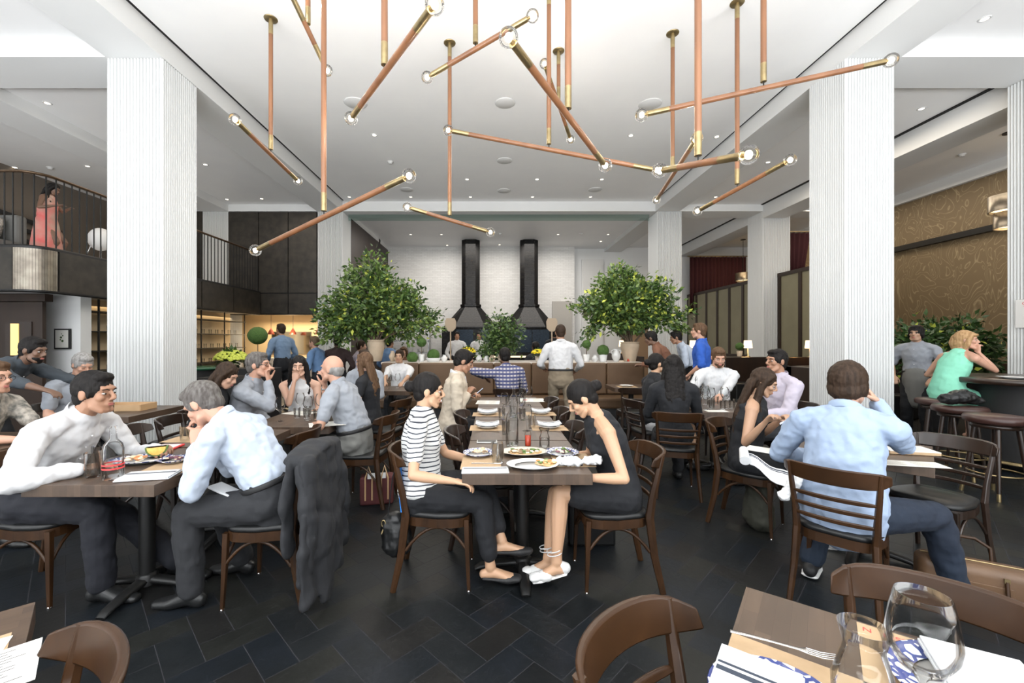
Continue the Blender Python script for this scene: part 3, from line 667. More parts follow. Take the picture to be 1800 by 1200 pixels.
for i, lab in enumerate(('walnut block table nearest in the central row, with the shared plates', 'second walnut block table of the central row, with the tall water bottle', 'third walnut block table of the central row, with folded napkins', 'farthest walnut block table of the central row, with open menus')):
    table(.1885, 2.394+.4+i*.82, TS, .80, 0, lab)
# central chairs
chair(-.34, 2.74, -90, 'wooden chair of the woman in the striped top'); chair(.74, 2.72, 90, 'wooden chair of the woman in the black tank dress')
for i, y in enumerate((3.25, 4.02)):
    chair(-.05, y, -90, ('empty dark chair pushed in left of the central row, nearest', 'empty dark chair left of the central row just before the man in beige')[i], 'dark')
for i, y in enumerate((3.45, 4.22, 4.98)):
    chair(.43, y, 90, ('empty dark chair pushed in right of the central row, nearest', 'second empty dark chair pushed in right of the central row', 'farthest empty dark chair right of the central row')[i], 'dark')
chair(-.48, 4.80, -90, 'dark chair of the man in the beige blazer', 'dark')
# left front tables
table(-2.105, 2.59, .69, .76, 0, 'walnut block table at left with two men in shirts leaning over it')
chair(-2.68, 2.58, -90, 'wooden chair of the man in the white shirt'); chair(-1.32, 2.56, 90, 'wooden chair with a dark jacket hung over its back')
table(-2.06, 3.30, .69, .60, 0, 'walnut block table just behind the two men in shirts')
chair(-1.68, 3.28, 90, 'empty wooden chair right of the table behind the two men in shirts', 'light'); chair(-2.62, 3.36, -80, 'dark chair left of the table behind the two men in shirts', 'dark')
# left mid tables
table(-3.95, 4.55, .75, .75, 0, 'small walnut table in front of the left column with a tray'); chair(-3.32, 4.45, 90, 'dark chair standing empty in front of the left column', 'dark')
table(-3.75, 3.15, .7, .7, 0, 'table of the man with glasses at the left edge')
chair(-4.35, 3.2, -90, 'dark chair of the man with glasses at the left edge', 'dark'); chair(-4.55, 4.6, -90, 'dark chair of the grey haired man', 'dark')
table(-1.80, 4.12, .74, .85, 0, 'dark table full of glasses between the group of four at left')
chair(-1.22, 4.0, 84, 'wooden chair of the bald man'); chair(-2.42, 4.25, -85, 'dark chair of the man in the grey shirt', 'dark'); chair(-1.95, 4.85, 180, 'dark chair of the woman with hand over her mouth', 'dark')
chair(-2.62, 3.82, -80, 'dark chair of the dark haired woman at left', 'dark')
chair(-1.30, 5.05, 78, 'wooden chair of the woman in the black dress', 'light')
table(-1.60, 6.65, .7, .7, 0, 'small table at the left end of the banquette in front of the boy in white')
# right front
table(2.575, 3.04, .78, .72, R(-45), 'walnut table at right between the woman with a phone and the man in pale blue')
chair(2.0, 2.46, -47, 'wooden slat back chair of the man in the pale blue shirt'); chair(2.09, 3.48, -135, 'wooden chair of the woman holding a phone'); chair(2.97, 2.88, 112, 'empty dark slat back chair right of the menus', 'dark')
table(2.55, 4.95, .76, 1.0, 0, 'dark table crowded with glasses in front of the bearded man')
chair(1.80, 4.25, -15, 'wooden chair of the woman with long dark hair seen from behind'); chair(1.84, 4.98, -80, 'dark chair of the woman in black with a white skirt', 'dark'); chair(3.12, 4.62, 92, 'dark chair of the man in the lilac shirt', 'dark'); chair(2.95, 5.70, 175, 'dark chair of the bearded man', 'dark')
table(2.25, 7.0, .70, .60, 0, 'small table in front of the banquette at its right end')
chair(.22, 6.25, 0, 'dark chair of the man in the plaid shirt', 'dark')
chair(2.05, 6.35, -5, 'empty dark chair facing the right end of the banquette', 'dark')
# cropped foreground tables and chairs
u1 = V((-.637, -.770, 0)); u2 = V((.79, -.61, 0)); cr_ = V((.779, 1.293, 0)); rzr = math.atan2(-.61, .79)
c_ = cr_+u2*.55+u1*.35; table(c_.x, c_.y, 1.10, .70, rzr, 'walnut block table in the lower right corner with place settings')
FT = (cr_, u1, u2)
cc = cr_+u2*.42+u1*.09; o = chair(cc.x, cc.y, math.degrees(math.atan2(u1.y, u1.x))-90, 'wooden chair tucked behind the lower right table')
chair(.49, .81, -137, 'wooden chair in the bottom centre cropped by the frame edge')
chair(-1.04, .71, 133, 'wooden chair in the bottom left cropped by the frame edge')
v1 = V((.68, -.73, 0)); v2 = V((-.73, -.68, 0)); cl = V((-1.317, 1.225, 0)); c_ = cl+v1*.38+v2*.38
table(c_.x, c_.y, .76, .76, math.atan2(v1.y, v1.x), 'dark walnut table in the lower left corner with printed menus')
# ================================================================ banquette
t = thing('banquette', 'long brown leather banquette topped with potted plants', 'banquette', (.35, 8.0, 0))
mb = MB().bx(-2.45, 2.45, 0, .75, 0, 1.05); mb.build('back_body', M['leather_seat'], t, bevel=.03)
for i in range(7): MB().bx(-2.44+i*.698, -2.44+(i+1)*.698-.006, -.09, .0, .50, 1.085).build('back_cushion', M['leather_seat'], t, bevel=.03)
MB().bx(-2.45, 2.45, -.55, -.02, .30, .49).build('seat_cushion', M['leather_seat'], t, bevel=.04)
MB().bx(-2.43, 2.43, -.5, 0, 0, .30).build('plinth', M['black'], t)
MB().bx(-2.46, 2.46, -.03, .77, 1.05, 1.09).build('ledge', M['marble'], t, bevel=.006)
# ================================================================ bar table and stools
t = thing('bar_table', 'round dark high bar table at the right edge', 'table', (6.30, 5.0, 0))
MB().lathe([(.72, 1.0), (.735, 1.01), (.735, 1.055), (.72, 1.065), (0, 1.065)], n=48).build('tabletop', M['chairwood_dark'], t)
MB().lathe([(.50, .12), (.50, 1.0)], n=40).build('drum_base', M['black'], t)
MB().lathe([(.56, .10), (.56, .13), (.50, .13), (.50, .10)], n=40, closed=True).build('foot_rail', M['brass'], t)
def stool(x, y, label, proto=[None]):
    if proto[0] is None:
        t = thing('bar_stool', label, 'stool', (x, y, 0))
        MB().lathe([(.0, .70), (.19, .70), (.225, .715), (.23, .75), (.215, .775), (.12, .785), (0, .787)], n=28).build('seat', mat('stool_leather', (.045, .02, .016), .35), t)
        MB().lathe([(.165, .66), (.175, .66), (.175, .70), (.165, .70)], n=28, closed=True).build('seat_ring', M['chairwood_dark'], t)
        for k in range(4):
            a = pi/4+k*pi/2; d = V((cos(a), sin(a), 0))
            MB().tube([d*.135+V((0, 0, .70)), d*.175+V((0, 0, .35)), d*.225+V((0, 0, .02))], [.022, .019, .014], 8).build('leg', M['chairwood_dark'], t)
            MB().tube([d*.218+V((0, 0, .07)), d*.227+V((0, 0, 0))], .016, 8).build('brass_foot', M['brass'], t)
        MB().tube([(.195*cos(a), .195*sin(a), .23) for a in [2*pi*i/28 for i in range(29)]], .008, 8).build('foot_ring', M['brass'], t)
        proto[0] = t; return t
    o = copy_tree(proto[0]); o.location = (x, y, 0); o['label'] = label; o.rotation_euler.z = x; return o
stool(4.85, 4.12, 'dark leather bar stool nearest the camera, empty'); stool(5.15, 4.72, 'dark leather bar stool with a black handbag on it'); stool(5.52, 5.28, 'bar stool of the woman in the mint dress')
stool(5.03, 3.66, 'dark leather bar stool cut off by the right edge of the frame')
tag(MB().bx(5.2, 5.35, 6.4, 7.6, 0, 1.05).bx(5.2, 6.9, 7.45, 7.6, 0, 1.05).build('bar_partition', M['darkwood'], bevel=.01), 'low dark wood partition right of the near right column', 'partition')
# ================================================================ people
SK = {'fair': mat('skin_fair', (.50, .28, .195), .5, sss=.05), 'light': mat('skin_light', (.52, .31, .22), .5, sss=.05), 'tan': mat('skin_tan', (.34, .18, .11), .5, sss=.05),
      'asian': mat('skin_warm', (.50, .30, .185), .5, sss=.05), 'brown': mat('skin_brown', (.15, .08, .05), .5), 'olive': mat('skin_olive', (.42, .25, .16), .5, sss=.05)}
LIP = mat('lip', (.42, .14, .12), .4); TEETH = mat('teeth', (.85, .83, .78), .3)
EYEW = mat('eye_white', (.42, .40, .38), .3); IRIS = mat('iris', (.03, .018, .01), .15)
HC = {k: mat('hair_'+k, c, .62, col2=d, nscale=60, stretch=(1, 1, .12), bump=.5, bscale=60, spec=.18) for k, c, d in (
    ('black', (.006, .005, .005), (.013, .011, .010)), ('brown', (.022, .013, .008), (.045, .027, .017)), ('chestnut', (.07, .038, .02), (.12, .07, .04)),
    ('grey', (.20, .19, .18), (.32, .31, .30)), ('dirty', (.10, .065, .04), (.16, .11, .07)), ('blonde', (.32, .19, .09), (.45, .29, .15)), ('saltpepper', (.07, .06, .055), (.15, .14, .13)))}
def cloth(name, col, col2=None, rough=.85, **k): return mat(name, col, rough, col2=col2, nscale=3, bump=.7, bscale=9, **k)
CL = {'white': cloth('white_shirt', (.58, .58, .59)), 'palebl': cloth('pale_blue_shirt', (.30, .38, .52)), 'ltblue': cloth('light_blue_shirt', (.44, .50, .60)),
      'black': cloth('black_cloth', (.008, .009, .012)), 'charcoal': cloth('charcoal_trousers', (.017, .018, .021)), 'grey': cloth('grey_cloth', (.16, .16, .15)),
      'beige': cloth('beige_blazer', (.50, .43, .34)), 'navy': cloth('navy_cloth', (.006, .007, .012)), 'denim': cloth('dark_denim', (.007, .013, .027), (.011, .021, .040)),
      'lilac': cloth('lilac_shirt', (.46, .42, .50)), 'mint': cloth('mint_dress', (.22, .58, .42)), 'royal': cloth('royal_blue_shirt', (.02, .09, .42)),
      'khaki': cloth('khaki_trousers', (.25, .20, .14)), 'slate': cloth('slate_shirt', (.045, .055, .066)), 'greysh': cloth('grey_shirt', (.28, .30, .335)),
      'coral': cloth('coral_dress', (.60, .13, .12), (.40, .32, .25)), 'blue': cloth('mid_blue_shirt', (.12, .22, .40)), 'brownv': cloth('brown_vest', (.05, .03, .03)), 'dusk': cloth('rust_brown_shirt', (.16, .07, .04)), 'steelb': cloth('steel_blue_shirt', (.16, .24, .36))}
def striped(name, c1, c2, period, duty, axis='z', soft=.05, wave=.0, c3=None, period2=None):
    m, N, L, B = nmat(name); B.inputs['Roughness'].default_value = .85
    tc = N.new('ShaderNodeTexCoord'); sp = N.new('ShaderNodeSeparateXYZ'); L.new(tc.outputs['Object'], sp.inputs[0])
    def band(ax, per, duty):
        d = N.new('ShaderNodeMath'); d.operation = 'DIVIDE'; d.inputs[1].default_value = per
        if wave:
            n = N.new('ShaderNodeTexNoise'); n.inputs['Scale'].default_value = 3.5; L.new(tc.outputs['Object'], n.inputs['Vector'])
            a = N.new('ShaderNodeMath'); a.operation = 'MULTIPLY_ADD'; a.inputs[1].default_value = wave; L.new(n.outputs[0], a.inputs[0]); L.new(sp.outputs['xyz'.index(ax)], a.inputs[2]); L.new(a.outputs[0], d.inputs[0])
        else: L.new(sp.outputs['xyz'.index(ax)], d.inputs[0])
        f = N.new('ShaderNodeMath'); f.operation = 'FRACT'; L.new(d.outputs[0], f.inputs[0])
        l = N.new('ShaderNodeMath'); l.operation = 'LESS_THAN'; l.inputs[1].default_value = duty; L.new(f.outputs[0], l.inputs[0]); return l.outputs[0]
    mx = N.new('ShaderNodeMixRGB'); mx.inputs[1].default_value = c4(c1); mx.inputs[2].default_value = c4(c2); L.new(band(axis, period, duty), mx.inputs[0]); out = mx.outputs[0]
    if c3:
        m2 = N.new('ShaderNodeMixRGB'); m2.inputs[2].default_value = c4(c3); L.new(out, m2.inputs[1])
        k = N.new('ShaderNodeMath'); k.operation = 'MULTIPLY'; k.inputs[1].default_value = .7; L.new(band('x', period2, .45), k.inputs[0]); L.new(k.outputs[0], m2.inputs[0]); out = m2.outputs[0]
    L.new(out, B.inputs['Base Color']); return m
CL['stripes'] = striped('breton_stripes', (.62, .62, .61), (.03, .035, .05), .026, .26, wave=.06)
CL['plaid'] = striped('plaid_shirt', (.45, .42, .42), (.04, .05, .14), .05, .5, c3=(.05, .06, .16), period2=.05)
CL['finest'] = striped('fine_striped_shirt', (.66, .66, .66), (.50, .52, .56), .012, .4, axis='x')
CL['pattern'] = mat('patterned_shirt', (.10, .10, .09), .85, col2=(.42, .38, .33), nscale=22)
def mixv(a, b, t): return a*(1-t)+b*t
def ik(S, T, a, b, pole):
    d = T-S; L_ = d.length; mx = (a+b)*.995
    if L_ > mx: T = S+d*(mx/L_); d = T-S; L_ = mx
    if L_ < abs(a-b)+.02: L_ = abs(a-b)+.02
    n = d.normalized(); x = (a*a-b*b+L_*L_)/(2*L_); h = sqrt(max(a*a-x*x, 1e-6))
    p = pole-n*pole.dot(n)
    if p.length < 1e-4: p = V((0, 0, 1))-n*n.z
    return S+n*x+p.normalized()*h, T
def person(label, hip, deg, lean=0, side=0, hy=0, hp=0, hr=0, lh=None, rh=None, lf=None, rf=None, lp=None, rp=None, lk=None, rk=None, sc=1.0, fem=False,
           skin='light', hair=('short', 'brown'), top='white', sleeve=1.0, collar=True, bottom='black', legs='trousers', shoes='black', vox=.008, stand=False,
           glasses=False, beard=None, smile=False, cross=False, twist=0, curl=.5, lhd=None, rhd=None, neckf=.3, bulk=1.0, open_front=None, hem=0, tuck=None, group=None, apron=None, shoe_parts=None, blink=False):
    a = R(deg); f = V((-sin(a), cos(a), 0)); r = V((cos(a), sin(a), 0)); u = V((0, 0, 1)); hip = V(hip)
    O = V((hip.x, hip.y, 0)); rt = thing('person', label, 'person', O, 0, group)
    def basis(l, s, tw=0):
        l = R(l); s = R(s); t_ = (u*cos(l)+f*sin(l)); ff = f*cos(l)-u*sin(l); t2 = (t_*cos(s)+r*sin(s)).normalized(); rr = (r*cos(s)-t_*sin(s)).normalized()
        w = R(tw); f2 = ff*cos(w)+rr*sin(w); r2 = rr*cos(w)-ff*sin(w); return t2, f2.normalized(), r2.normalized()
    S_ = sc; fw = .92 if fem else 1.0; bw = bulk
    t0, f0, r0 = basis(lean*.5, side*.5); t1, f1, r1 = basis(lean*.9, side*.9, twist*.5); t2, f2, r2 = basis(lean*1.15, side*1.1, twist)
    sp = [hip-t0*.06*S_, hip+t0*.02*S_]; sp.append(sp[-1]+t0*.11*S_); sp.append(sp[-1]+t1*.11*S_); sp.append(sp[-1]+t1*.11*S_); sp.append(sp[-1]+t2*.10*S_); sp.append(sp[-1]+t2*.06*S_)
    hw = 1.0 if not fem else 1.02; ww = 1.0 if not fem else .84
    sr = [(.150*hw, .115), (.168*hw, .120), (.145*ww*bw, .105*bw), (.145*ww*bw, .108*bw), (.165*fw, .115), (.158*fw, .098), (.095*fw, .070)]
    sr = [(x*S_, y*S_) for x, y in sr]
    N_ = sp[-1]+t2*.005*S_
    shw = (.178 if fem else .196)*S_
    SL = sp[5]-r2*shw+t2*-.005; SR = sp[5]+r2*shw+t2*-.005
    # head frame
    nd = (t2*.75+u*.25+f2*neckf*.5).normalized()
    ha = R(-hy); hf0 = f*cos(R(hy))+r*sin(R(hy)); hr0 = r*cos(R(hy))-f*sin(R(hy)); p_ = R(hp)
    hf = (hf0*cos(p_)-u*sin(p_)).normalized(); hu = (u*cos(p_)+hf0*sin(p_)).normalized(); q = R(hr)
    hu2 = hu*cos(q)+hr0*sin(q); hrr = hr0*cos(q)-hu*sin(q); hu = hu2.normalized(); hrr = hrr.normalized()
    K = S_*(.97 if fem else 1.0)
    sk = N_+nd*.085*K; H = sk+hu*.085*K+hf*.018*K
    HM = Matrix((hrr, hf, hu)).transposed()
    def hp_(x, y, z): return H+HM@V((x, y, z))*K
    # limbs
    ua, fa = .285*S_, .255*S_; th, sn = .425*S_, .415*S_
    def arm(Sh, tgt, pole, s):
        if isinstance(tgt, str): tgt = H+hf*.105*K-hu*.150*K+hrr*s*.035*K
        if tgt is None: tgt = Sh+f*.16*S_-u*.42*S_+r*s*.02 if stand else hip+f*.33*S_+r*s*.13+u*.13
        if pole is None: pole = -u*.7+r*s*.5-f*.35
        return ik(Sh, V(tgt), ua, fa, V(pole))
    EL, WL = arm(SL, lh, lp, -1); ER, WR = arm(SR, rh, rp, 1)
    HL = hip-r*.092*S_-t0*.01; HR = hip+r*.092*S_-t0*.01
    def leg(Hh, ft, kp, s):
        if ft is None:
            ft = V((hip.x, hip.y, 0))+r*s*.11*S_+u*.085*S_+(f*.0 if stand else f*.44*S_)
        if kp is None: kp = f+u*.4 if not stand else f
        return ik(Hh, V(ft), th, sn, V(kp))
    KL, AL = leg(HL, lf, lk, -1); KR, AR = leg(HR, rf, rk, 1)
    mb = MB(); mb.o = O; n = 12
    b_ = mb
    b_.ctube(sp, sr, 16, r1)
    for s, Sh, E, Wr in ((-1, SL, EL, WL), (1, SR, ER, WR)):
        af = .86 if fem else 1.0
        b_.ctube([sp[6]+t2*.0, mixv(sp[6], Sh, .55)+t2*.012*S_, Sh], [.05*S_, .052*S_*fw, .056*S_*fw], n)
        b_.ctube([Sh, mixv(Sh, E, .3), mixv(Sh, E, .7), E], [.055*S_*af, .050*S_*af, .042*S_*af, .036*S_*af], n)
        b_.ctube([E, mixv(E, Wr, .25), mixv(E, Wr, .65), Wr], [.036*S_*af, .040*S_*af, .031*S_*af, (.027*S_*af, .021*S_*af)], n)
    for s, Hh, Kn, An in ((-1, HL, KL, AL), (1, HR, KR, AR)):
        b_.ctube([Hh, mixv(Hh, Kn, .35), mixv(Hh, Kn, .75), Kn], [.088*S_, .078*S_, .062*S_, .054*S_], 14)
        b_.ctube([Kn, mixv(Kn, An, .28), mixv(Kn, An, .6), mixv(Kn, An, .88), An], [.053*S_, .056*S_, .045*S_, .033*S_, .036*S_], 12)
    # feet
    feet = []
    for s, Kn, An in ((-1, KL, AL), (1, KR, AR)):
        sh = (An-Kn).normalized(); fd = f-sh*f.dot(sh); 
        if fd.length < .2: fd = -sh.cross(r)*-1
        fd = fd.normalized()
        if An.z < .12: fd = V((fd.x, fd.y, 0)).normalized(); dn = -u
        else: dn = (sh*.8-u*.2).normalized(); fd = (fd*.9-u*.25).normalized(); dn = (dn-fd*dn.dot(fd)).normalized()
        heel = An+dn*.045*S_-fd*.045*S_; ball = An+dn*.06*S_+fd*.11*S_; toe = An+dn*.066*S_+fd*.165*S_; lat = fd.cross(dn)
        feet.append((An, heel, ball, toe, lat, fd, dn))
        b_.ctube([heel, An+dn*.035*S_+fd*.02*S_, ball, toe], [(.028*S_, .030*S_), (.034*S_, .034*S_), (.042*S_, .024*S_), (.032*S_, .016*S_)], 12, lat)
    # neck and head
    b_.ctube([sp[6]-t2*.02, N_+nd*.03*K, sk+hu*.03*K], [.066*K*fw, .055*K*fw, .055*K*fw], 14)
    b_.ell(hp_(0, -.012, .022), (.074*K, .096*K, .096*K), HM, 24, 16)
    b_.ell(hp_(0, .022, -.046), (.058*K*(.95 if fem else 1.03), .064*K, .062*K), HM, 20, 12)
    b_.ell(hp_(0, .066, -.094), (.024*K, .020*K, .019*K), HM, 10, 7)
    b_.ell(hp_(0, .074, .032), (.052*K, .018*K, .013*K), HM, 12, 7)
    for s in (-1, 1):
        b_.ell(hp_(s*.038, .062, -.020), (.024*K, .023*K, .022*K), HM, 10, 7)
        b_.ell(hp_(s*.076, -.008, -.006), (.009*K, .021*K, .033*K), HM, 10, 7)
        b_.ell(hp_(s*.012, .096, -.030), (.009*K, .010*K, .008*K), HM, 8, 6)
        b_.ctube([hp_(s*.050, .03, -.07), hp_(s*.030, .065, -.095)], [.020*K, .018*K], 8)
    b_.ell(hp_(0, .080, -.058), (.027*K, .016*K, .020*K), HM, 12, 8)
    b_.ctube([hp_(0, .083, .022), hp_(0, .094, .002), hp_(0, .108, -.020)], [.008*K, .010*K, .0125*K], 8)
    # hands: palm, four unequal fingers, thumb from the side of the palm
    def hand(E, Wr, s, hd, cu):
        d = (Wr-E).normalized() if hd is None else V(hd).normalized()
        nrm = -u-d*(-u).dot(d)
        if nrm.length < .3: nrm = f-d*f.dot(d)
        if nrm.length < .1: nrm = r-d*r.dot(d)
        nrm.normalize(); lat = nrm.cross(d).normalized()*s; q = S_*(.9 if fem else 1.0)   # lat points to little-finger side
        if s < 0: lat = lat
        b_.ctube([Wr-d*.01, Wr+d*.035*q, Wr+d*.088*q], [(.024*q, .017*q), (.036*q, .017*q), (.040*q, .014*q)], 12, lat)
        for k, (o_, L_) in enumerate(((-.031, .074), (-.0105, .084), (.0105, .078), (.031, .060))):
            p0 = Wr+d*(.082-.004*abs(k-1.2))*q+lat*o_*q; pts = [p0]; ang = cu*.5
            for seg, fr in ((0, .45), (1, .32), (2, .25)):
                dd = d*cos(ang)+nrm*sin(ang)+lat*o_*1.4; pts.append(pts[-1]+dd.normalized()*L_*fr*q); ang += cu*(.95 if seg == 0 else .7)
            b_.ctube([p0-d*.02*q]+pts, [.0095*q, .0095*q, .0088*q, .008*q, .0072*q], 8)
        p0 = Wr+d*.022*q-lat*.028*q; td = (d*.75-lat*.62+nrm*(.25+.3*cu)).normalized()
        p1 = p0+td*.036*q; p2 = p1+(d*.9-lat*.2+nrm*(.2+.4*cu)).normalized()*.034*q; p3 = p2+(d*.95+lat*.1+nrm*(.2+.5*cu)).normalized()*.026*q
        b_.ctube([p0-td*.01, p0+td*.015, p1, p2, p3], [.014*q, .015*q, .0115*q, .0105*q, .0085*q], 8)
        return d
    cl, cr2 = (curl if isinstance(curl, tuple) else (curl, curl))
    if isinstance(lh, str): lhd = hp_(-.02, .085, -.045)-WL
    if isinstance(rh, str): rhd = hp_(.02, .085, -.045)-WR
    hand(EL, WL, -1, lhd, cl); hand(ER, WR, 1, rhd, cr2)
    o = mb.build('body', SK[skin], rt); fuse(o, vox*.72 if vox < .01 else vox, 3)
    # face details
    fine = vox < .013
    if fine:
        for s in (-1, 1):
            if blink or hp > 25: 
                m2 = MB(); m2.o = O; m2.ctube([hp_(s*.031+dx, .0835-abs(dx)*.25, .004-.002*(1-abs(dx)/.013)) for dx in (-.013, 0, .013)], .0018*K, 6).build('eyelashes', HC['brown'], rt)
            else:
                m2 = MB(); m2.o = O; m2.ell(hp_(s*.031, .0750, .004), (.0125*K, .0105*K, .0052*K), HM, 12, 8).mat(1).ell(hp_(s*.031, .0845, .004), (.0055*K, .0035*K, .0055*K), HM, 8, 6); m2.build('eye', [EYEW, IRIS], rt)
            m2 = MB(); m2.o = O; m2.ctube([hp_(s*.016, .0905, .024), hp_(s*.030, .0895, .030), hp_(s*.046, .079, .025)], [.0028*K, .0032*K, .002*K], 6).build('eyebrow', HC.get(hair[1] if hair[1] not in ('blonde',) else 'dirty'), rt)
        m2 = MB(); m2.o = O
        if smile: m2.ell(hp_(0, .0935, -.060), (.021*K, .006*K, .008*K), HM, 12, 8).build('teeth', TEETH, rt); m2 = MB(); m2.o = O; m2.ctube([hp_(-.027, .084, -.052), hp_(0, .0985, -.071), hp_(.027, .084, -.052)], .0042*K, 6).build('lips', LIP, rt)
        else: m2.ell(hp_(0, .0925, -.054), (.021*K, .0065*K, .0038*K), HM, 12, 6).ell(hp_(0, .0925, -.062), (.018*K, .007*K, .0048*K), HM, 12, 6).build('lips', LIP, rt)
    # hair
    hs, hc = hair; hm = HC[hc]; m3 = MB(); m3.o = O
    if hs != 'bald':
        m3.ell(hp_(0, -.020, .032), (.0825*K, .1015*K, .100*K), HM, 22, 14)
        m3.ell(hp_(0, -.052, -.028), (.066*K, .054*K, .060*K), HM, 16, 10)
        if hs in ('short', 'neat', 'shaggy'):
            m3.ell(hp_(0, .035, .092), (.062*K, .045*K, .032*K), HM, 14, 9)
            for s in (-1, 1): m3.ell(hp_(s*.072, .022, .012), (.008*K, .016*K, .036*K), HM, 8, 6)
        if hs == 'shaggy':
            m3.ell(hp_(0, -.045, -.045), (.082*K, .062*K, .062*K), HM, 16, 10); m3.ell(hp_(0, -.02, .03), (.092*K, .108*K, .104*K), HM, 18, 12)
            for s in (-1, 1): m3.ell(hp_(s*.078, -.01, -.02), (.016*K, .045*K, .055*K), HM, 8, 6)
        if hs in ('long', 'longwavy'):
            bk = N_-f2*.075*K
            ln = .30 if hs == 'long' else .24
            m3.ctube([hp_(0, -.055, .03), hp_(0, -.080, -.05), bk-t2*.02, bk-t2*ln*.5-f2*.025, bk-t2*ln-f2*.02], [(.080*K, .045*K), (.085*K, .045*K), (.100*K, .038*K), (.105*K, .034*K), (.070*K, .022*K)], 16, r1)
            for s in (-1, 1):
                m3.ctube([hp_(s*.050, .035, .085), hp_(s*.078, .010, .03), hp_(s*.082, -.005, -.05), N_+r2*s*.10*K+f2*.02*K-t2*.02, N_+r2*s*.095*K+f2*.075*K-t2*.14*K, N_+r2*s*.085*K+f2*.10*K-t2*.24*K], [.020*K, .026*K, .032*K, .034*K, .030*K, .012*K], 10)
        if hs == 'bob':
            for s in (-1, 1): m3.ctube([hp_(s*.045, .045, .085), hp_(s*.078, .022, .02), hp_(s*.080, .008, -.05), hp_(s*.070, -.01, -.095)], [.022*K, .026*K, .032*K, .022*K], 10)
            m3.ctube([hp_(0, -.07, .03), hp_(0, -.085, -.04), hp_(0, -.075, -.10)], [(.085*K, .045*K), (.088*K, .045*K), (.075*K, .03*K)], 14, r1); m3.ctube([hp_(-.05, .07, .072), hp_(0, .086, .068), hp_(.05, .07, .072)], .018*K, 8)
        if hs in ('bun', 'bangsbun'):
            m3.ell(hp_(0, -.135, .012), (.040*K, .038*K, .040*K), HM, 14, 9); m3.ell(hp_(0, -.105, .010), (.030*K, .02*K, .03*K), HM, 10, 7)
        if hs == 'bangsbun': m3.ctube([hp_(-.055, .066, .050), hp_(0, .086, .050), hp_(.055, .066, .050)], (.016*K), 8); [m3.ell(hp_(s*.074, .02, .0), (.012*K, .022*K, .045*K), HM, 8, 6) for s in (-1, 1)]
        if hs == 'pony': m3.ctube([hp_(0, -.11, .02), hp_(0, -.145, -.01), hp_(0, -.15, -.07), hp_(0, -.13, -.12)], [.022*K, .034*K, .036*K, .016*K], 10)
        if hs == 'cap': pass
        o = m3.build('hair', hm, rt); fuse(o, min(vox*.8, .008) if vox < .01 else vox*.8, 3, .006 if hs not in ('bun', 'pony', 'bangsbun') else .003, .02)
    else:
        m3.ell(hp_(0, -.030, -.012), (.0805*K, .084*K, .052*K), HM, 22, 14).ell(hp_(0, -.055, -.035), (.062*K, .05*K, .045*K), HM, 14, 9)
        o = m3.build('hair', hm, rt); fuse(o, vox*.8, 3)
    if beard:
        m2 = MB(); m2.o = O; m2.ell(hp_(0, .030, -.068), (.060*K, .062*K, .046*K), HM, 18, 12).ell(hp_(0, .066, -.090), (.032*K, .026*K, .026*K), HM, 12, 8).ell(hp_(0, .089, -.047), (.026*K, .007*K, .004*K), HM, 10, 6)
        fuse(m2.build('beard', HC[beard], rt), vox*.7, 3, .003, .015)
    if glasses:
        m2 = MB(); m2.o = O
        for s in (-1, 1):
            m2.tube([hp_(s*.033+.024*cos(t), .096-.004*abs(cos(t)), .002+.017*sin(t)) for t in [2*pi*i/16 for i in range(17)]], .0016*K, 6)
            m2.tube([hp_(s*.057, .092, .006), hp_(s*.079, .0, .008)], .0018*K, 6)
        m2.tube([hp_(-.009, .098, .004), hp_(.009, .098, .004)], .0016*K, 6); m2.build('glasses', M['blackmetal'], rt)
    # clothing
    g = .012*S_
    ct = CL[top]; m4 = MB(); m4.o = O
    off = [(x+g*1.3, y+g*1.5) for x, y in sr]
    low = 0 if stand else 0
    pts = list(sp); rr_ = list(off)
    if sleeve == 0: pts = sp[:6]+[mixv(sp[5], sp[6], .35)]; rr_ = off[:5]+[(off[5][0]*.86, off[5][1]), (off[5][0]*.62, off[5][1]*.92)]
    else: pts[-1] = mixv(sp[5], sp[6], .85); rr_[-1] = (off[6][0]*.95, off[6][1]*1.0)
    if tuck is None: tuck = not fem and not hem and legs == 'trousers'
    if tuck: pts = [mixv(sp[1], sp[2], .15)]+pts[2:]; rr_ = [(off[1][0]-.022, off[1][1]-.020)]+[(off[2][0]+.006, off[2][1]+.006)]+rr_[3:]
    elif legs not in ('dress', 'gown'): pts[0] = mixv(sp[0], sp[1], .5 if fem else 0); rr_[0] = (off[0][0]+(.004 if fem else .022), off[0][1]+(.008 if fem else .030)); rr_[1] = (off[1][0]+(.008 if fem else .022), off[1][1]+(.012 if fem else .026)); rr_[2] = (off[2][0]+.010, off[2][1]+.014)
    if hem: pts = [hip-u*hem]+pts; rr_ = [(off[0][0]*1.06, off[0][1]*1.2)]+rr_
    m4.ctube(pts, rr_, 18, r1)
    if fem:
        for s in (-1, 1): m4.ell(sp[4]+r1*s*.068*S_+f1*.075*S_-t1*.01, (.058*S_, .055*S_, .058*S_), None, 12, 9)
    if fem and sleeve == 0:
        for s in (-1, 1): m4.ctube([sp[5]+r2*s*.085*S_+f2*.07*S_, sp[6]+r2*s*.082*S_+f2*.01*S_-t2*.02*S_, sp[5]+r2*s*.085*S_-f2*.08*S_], [.024, .020, .024], 8)
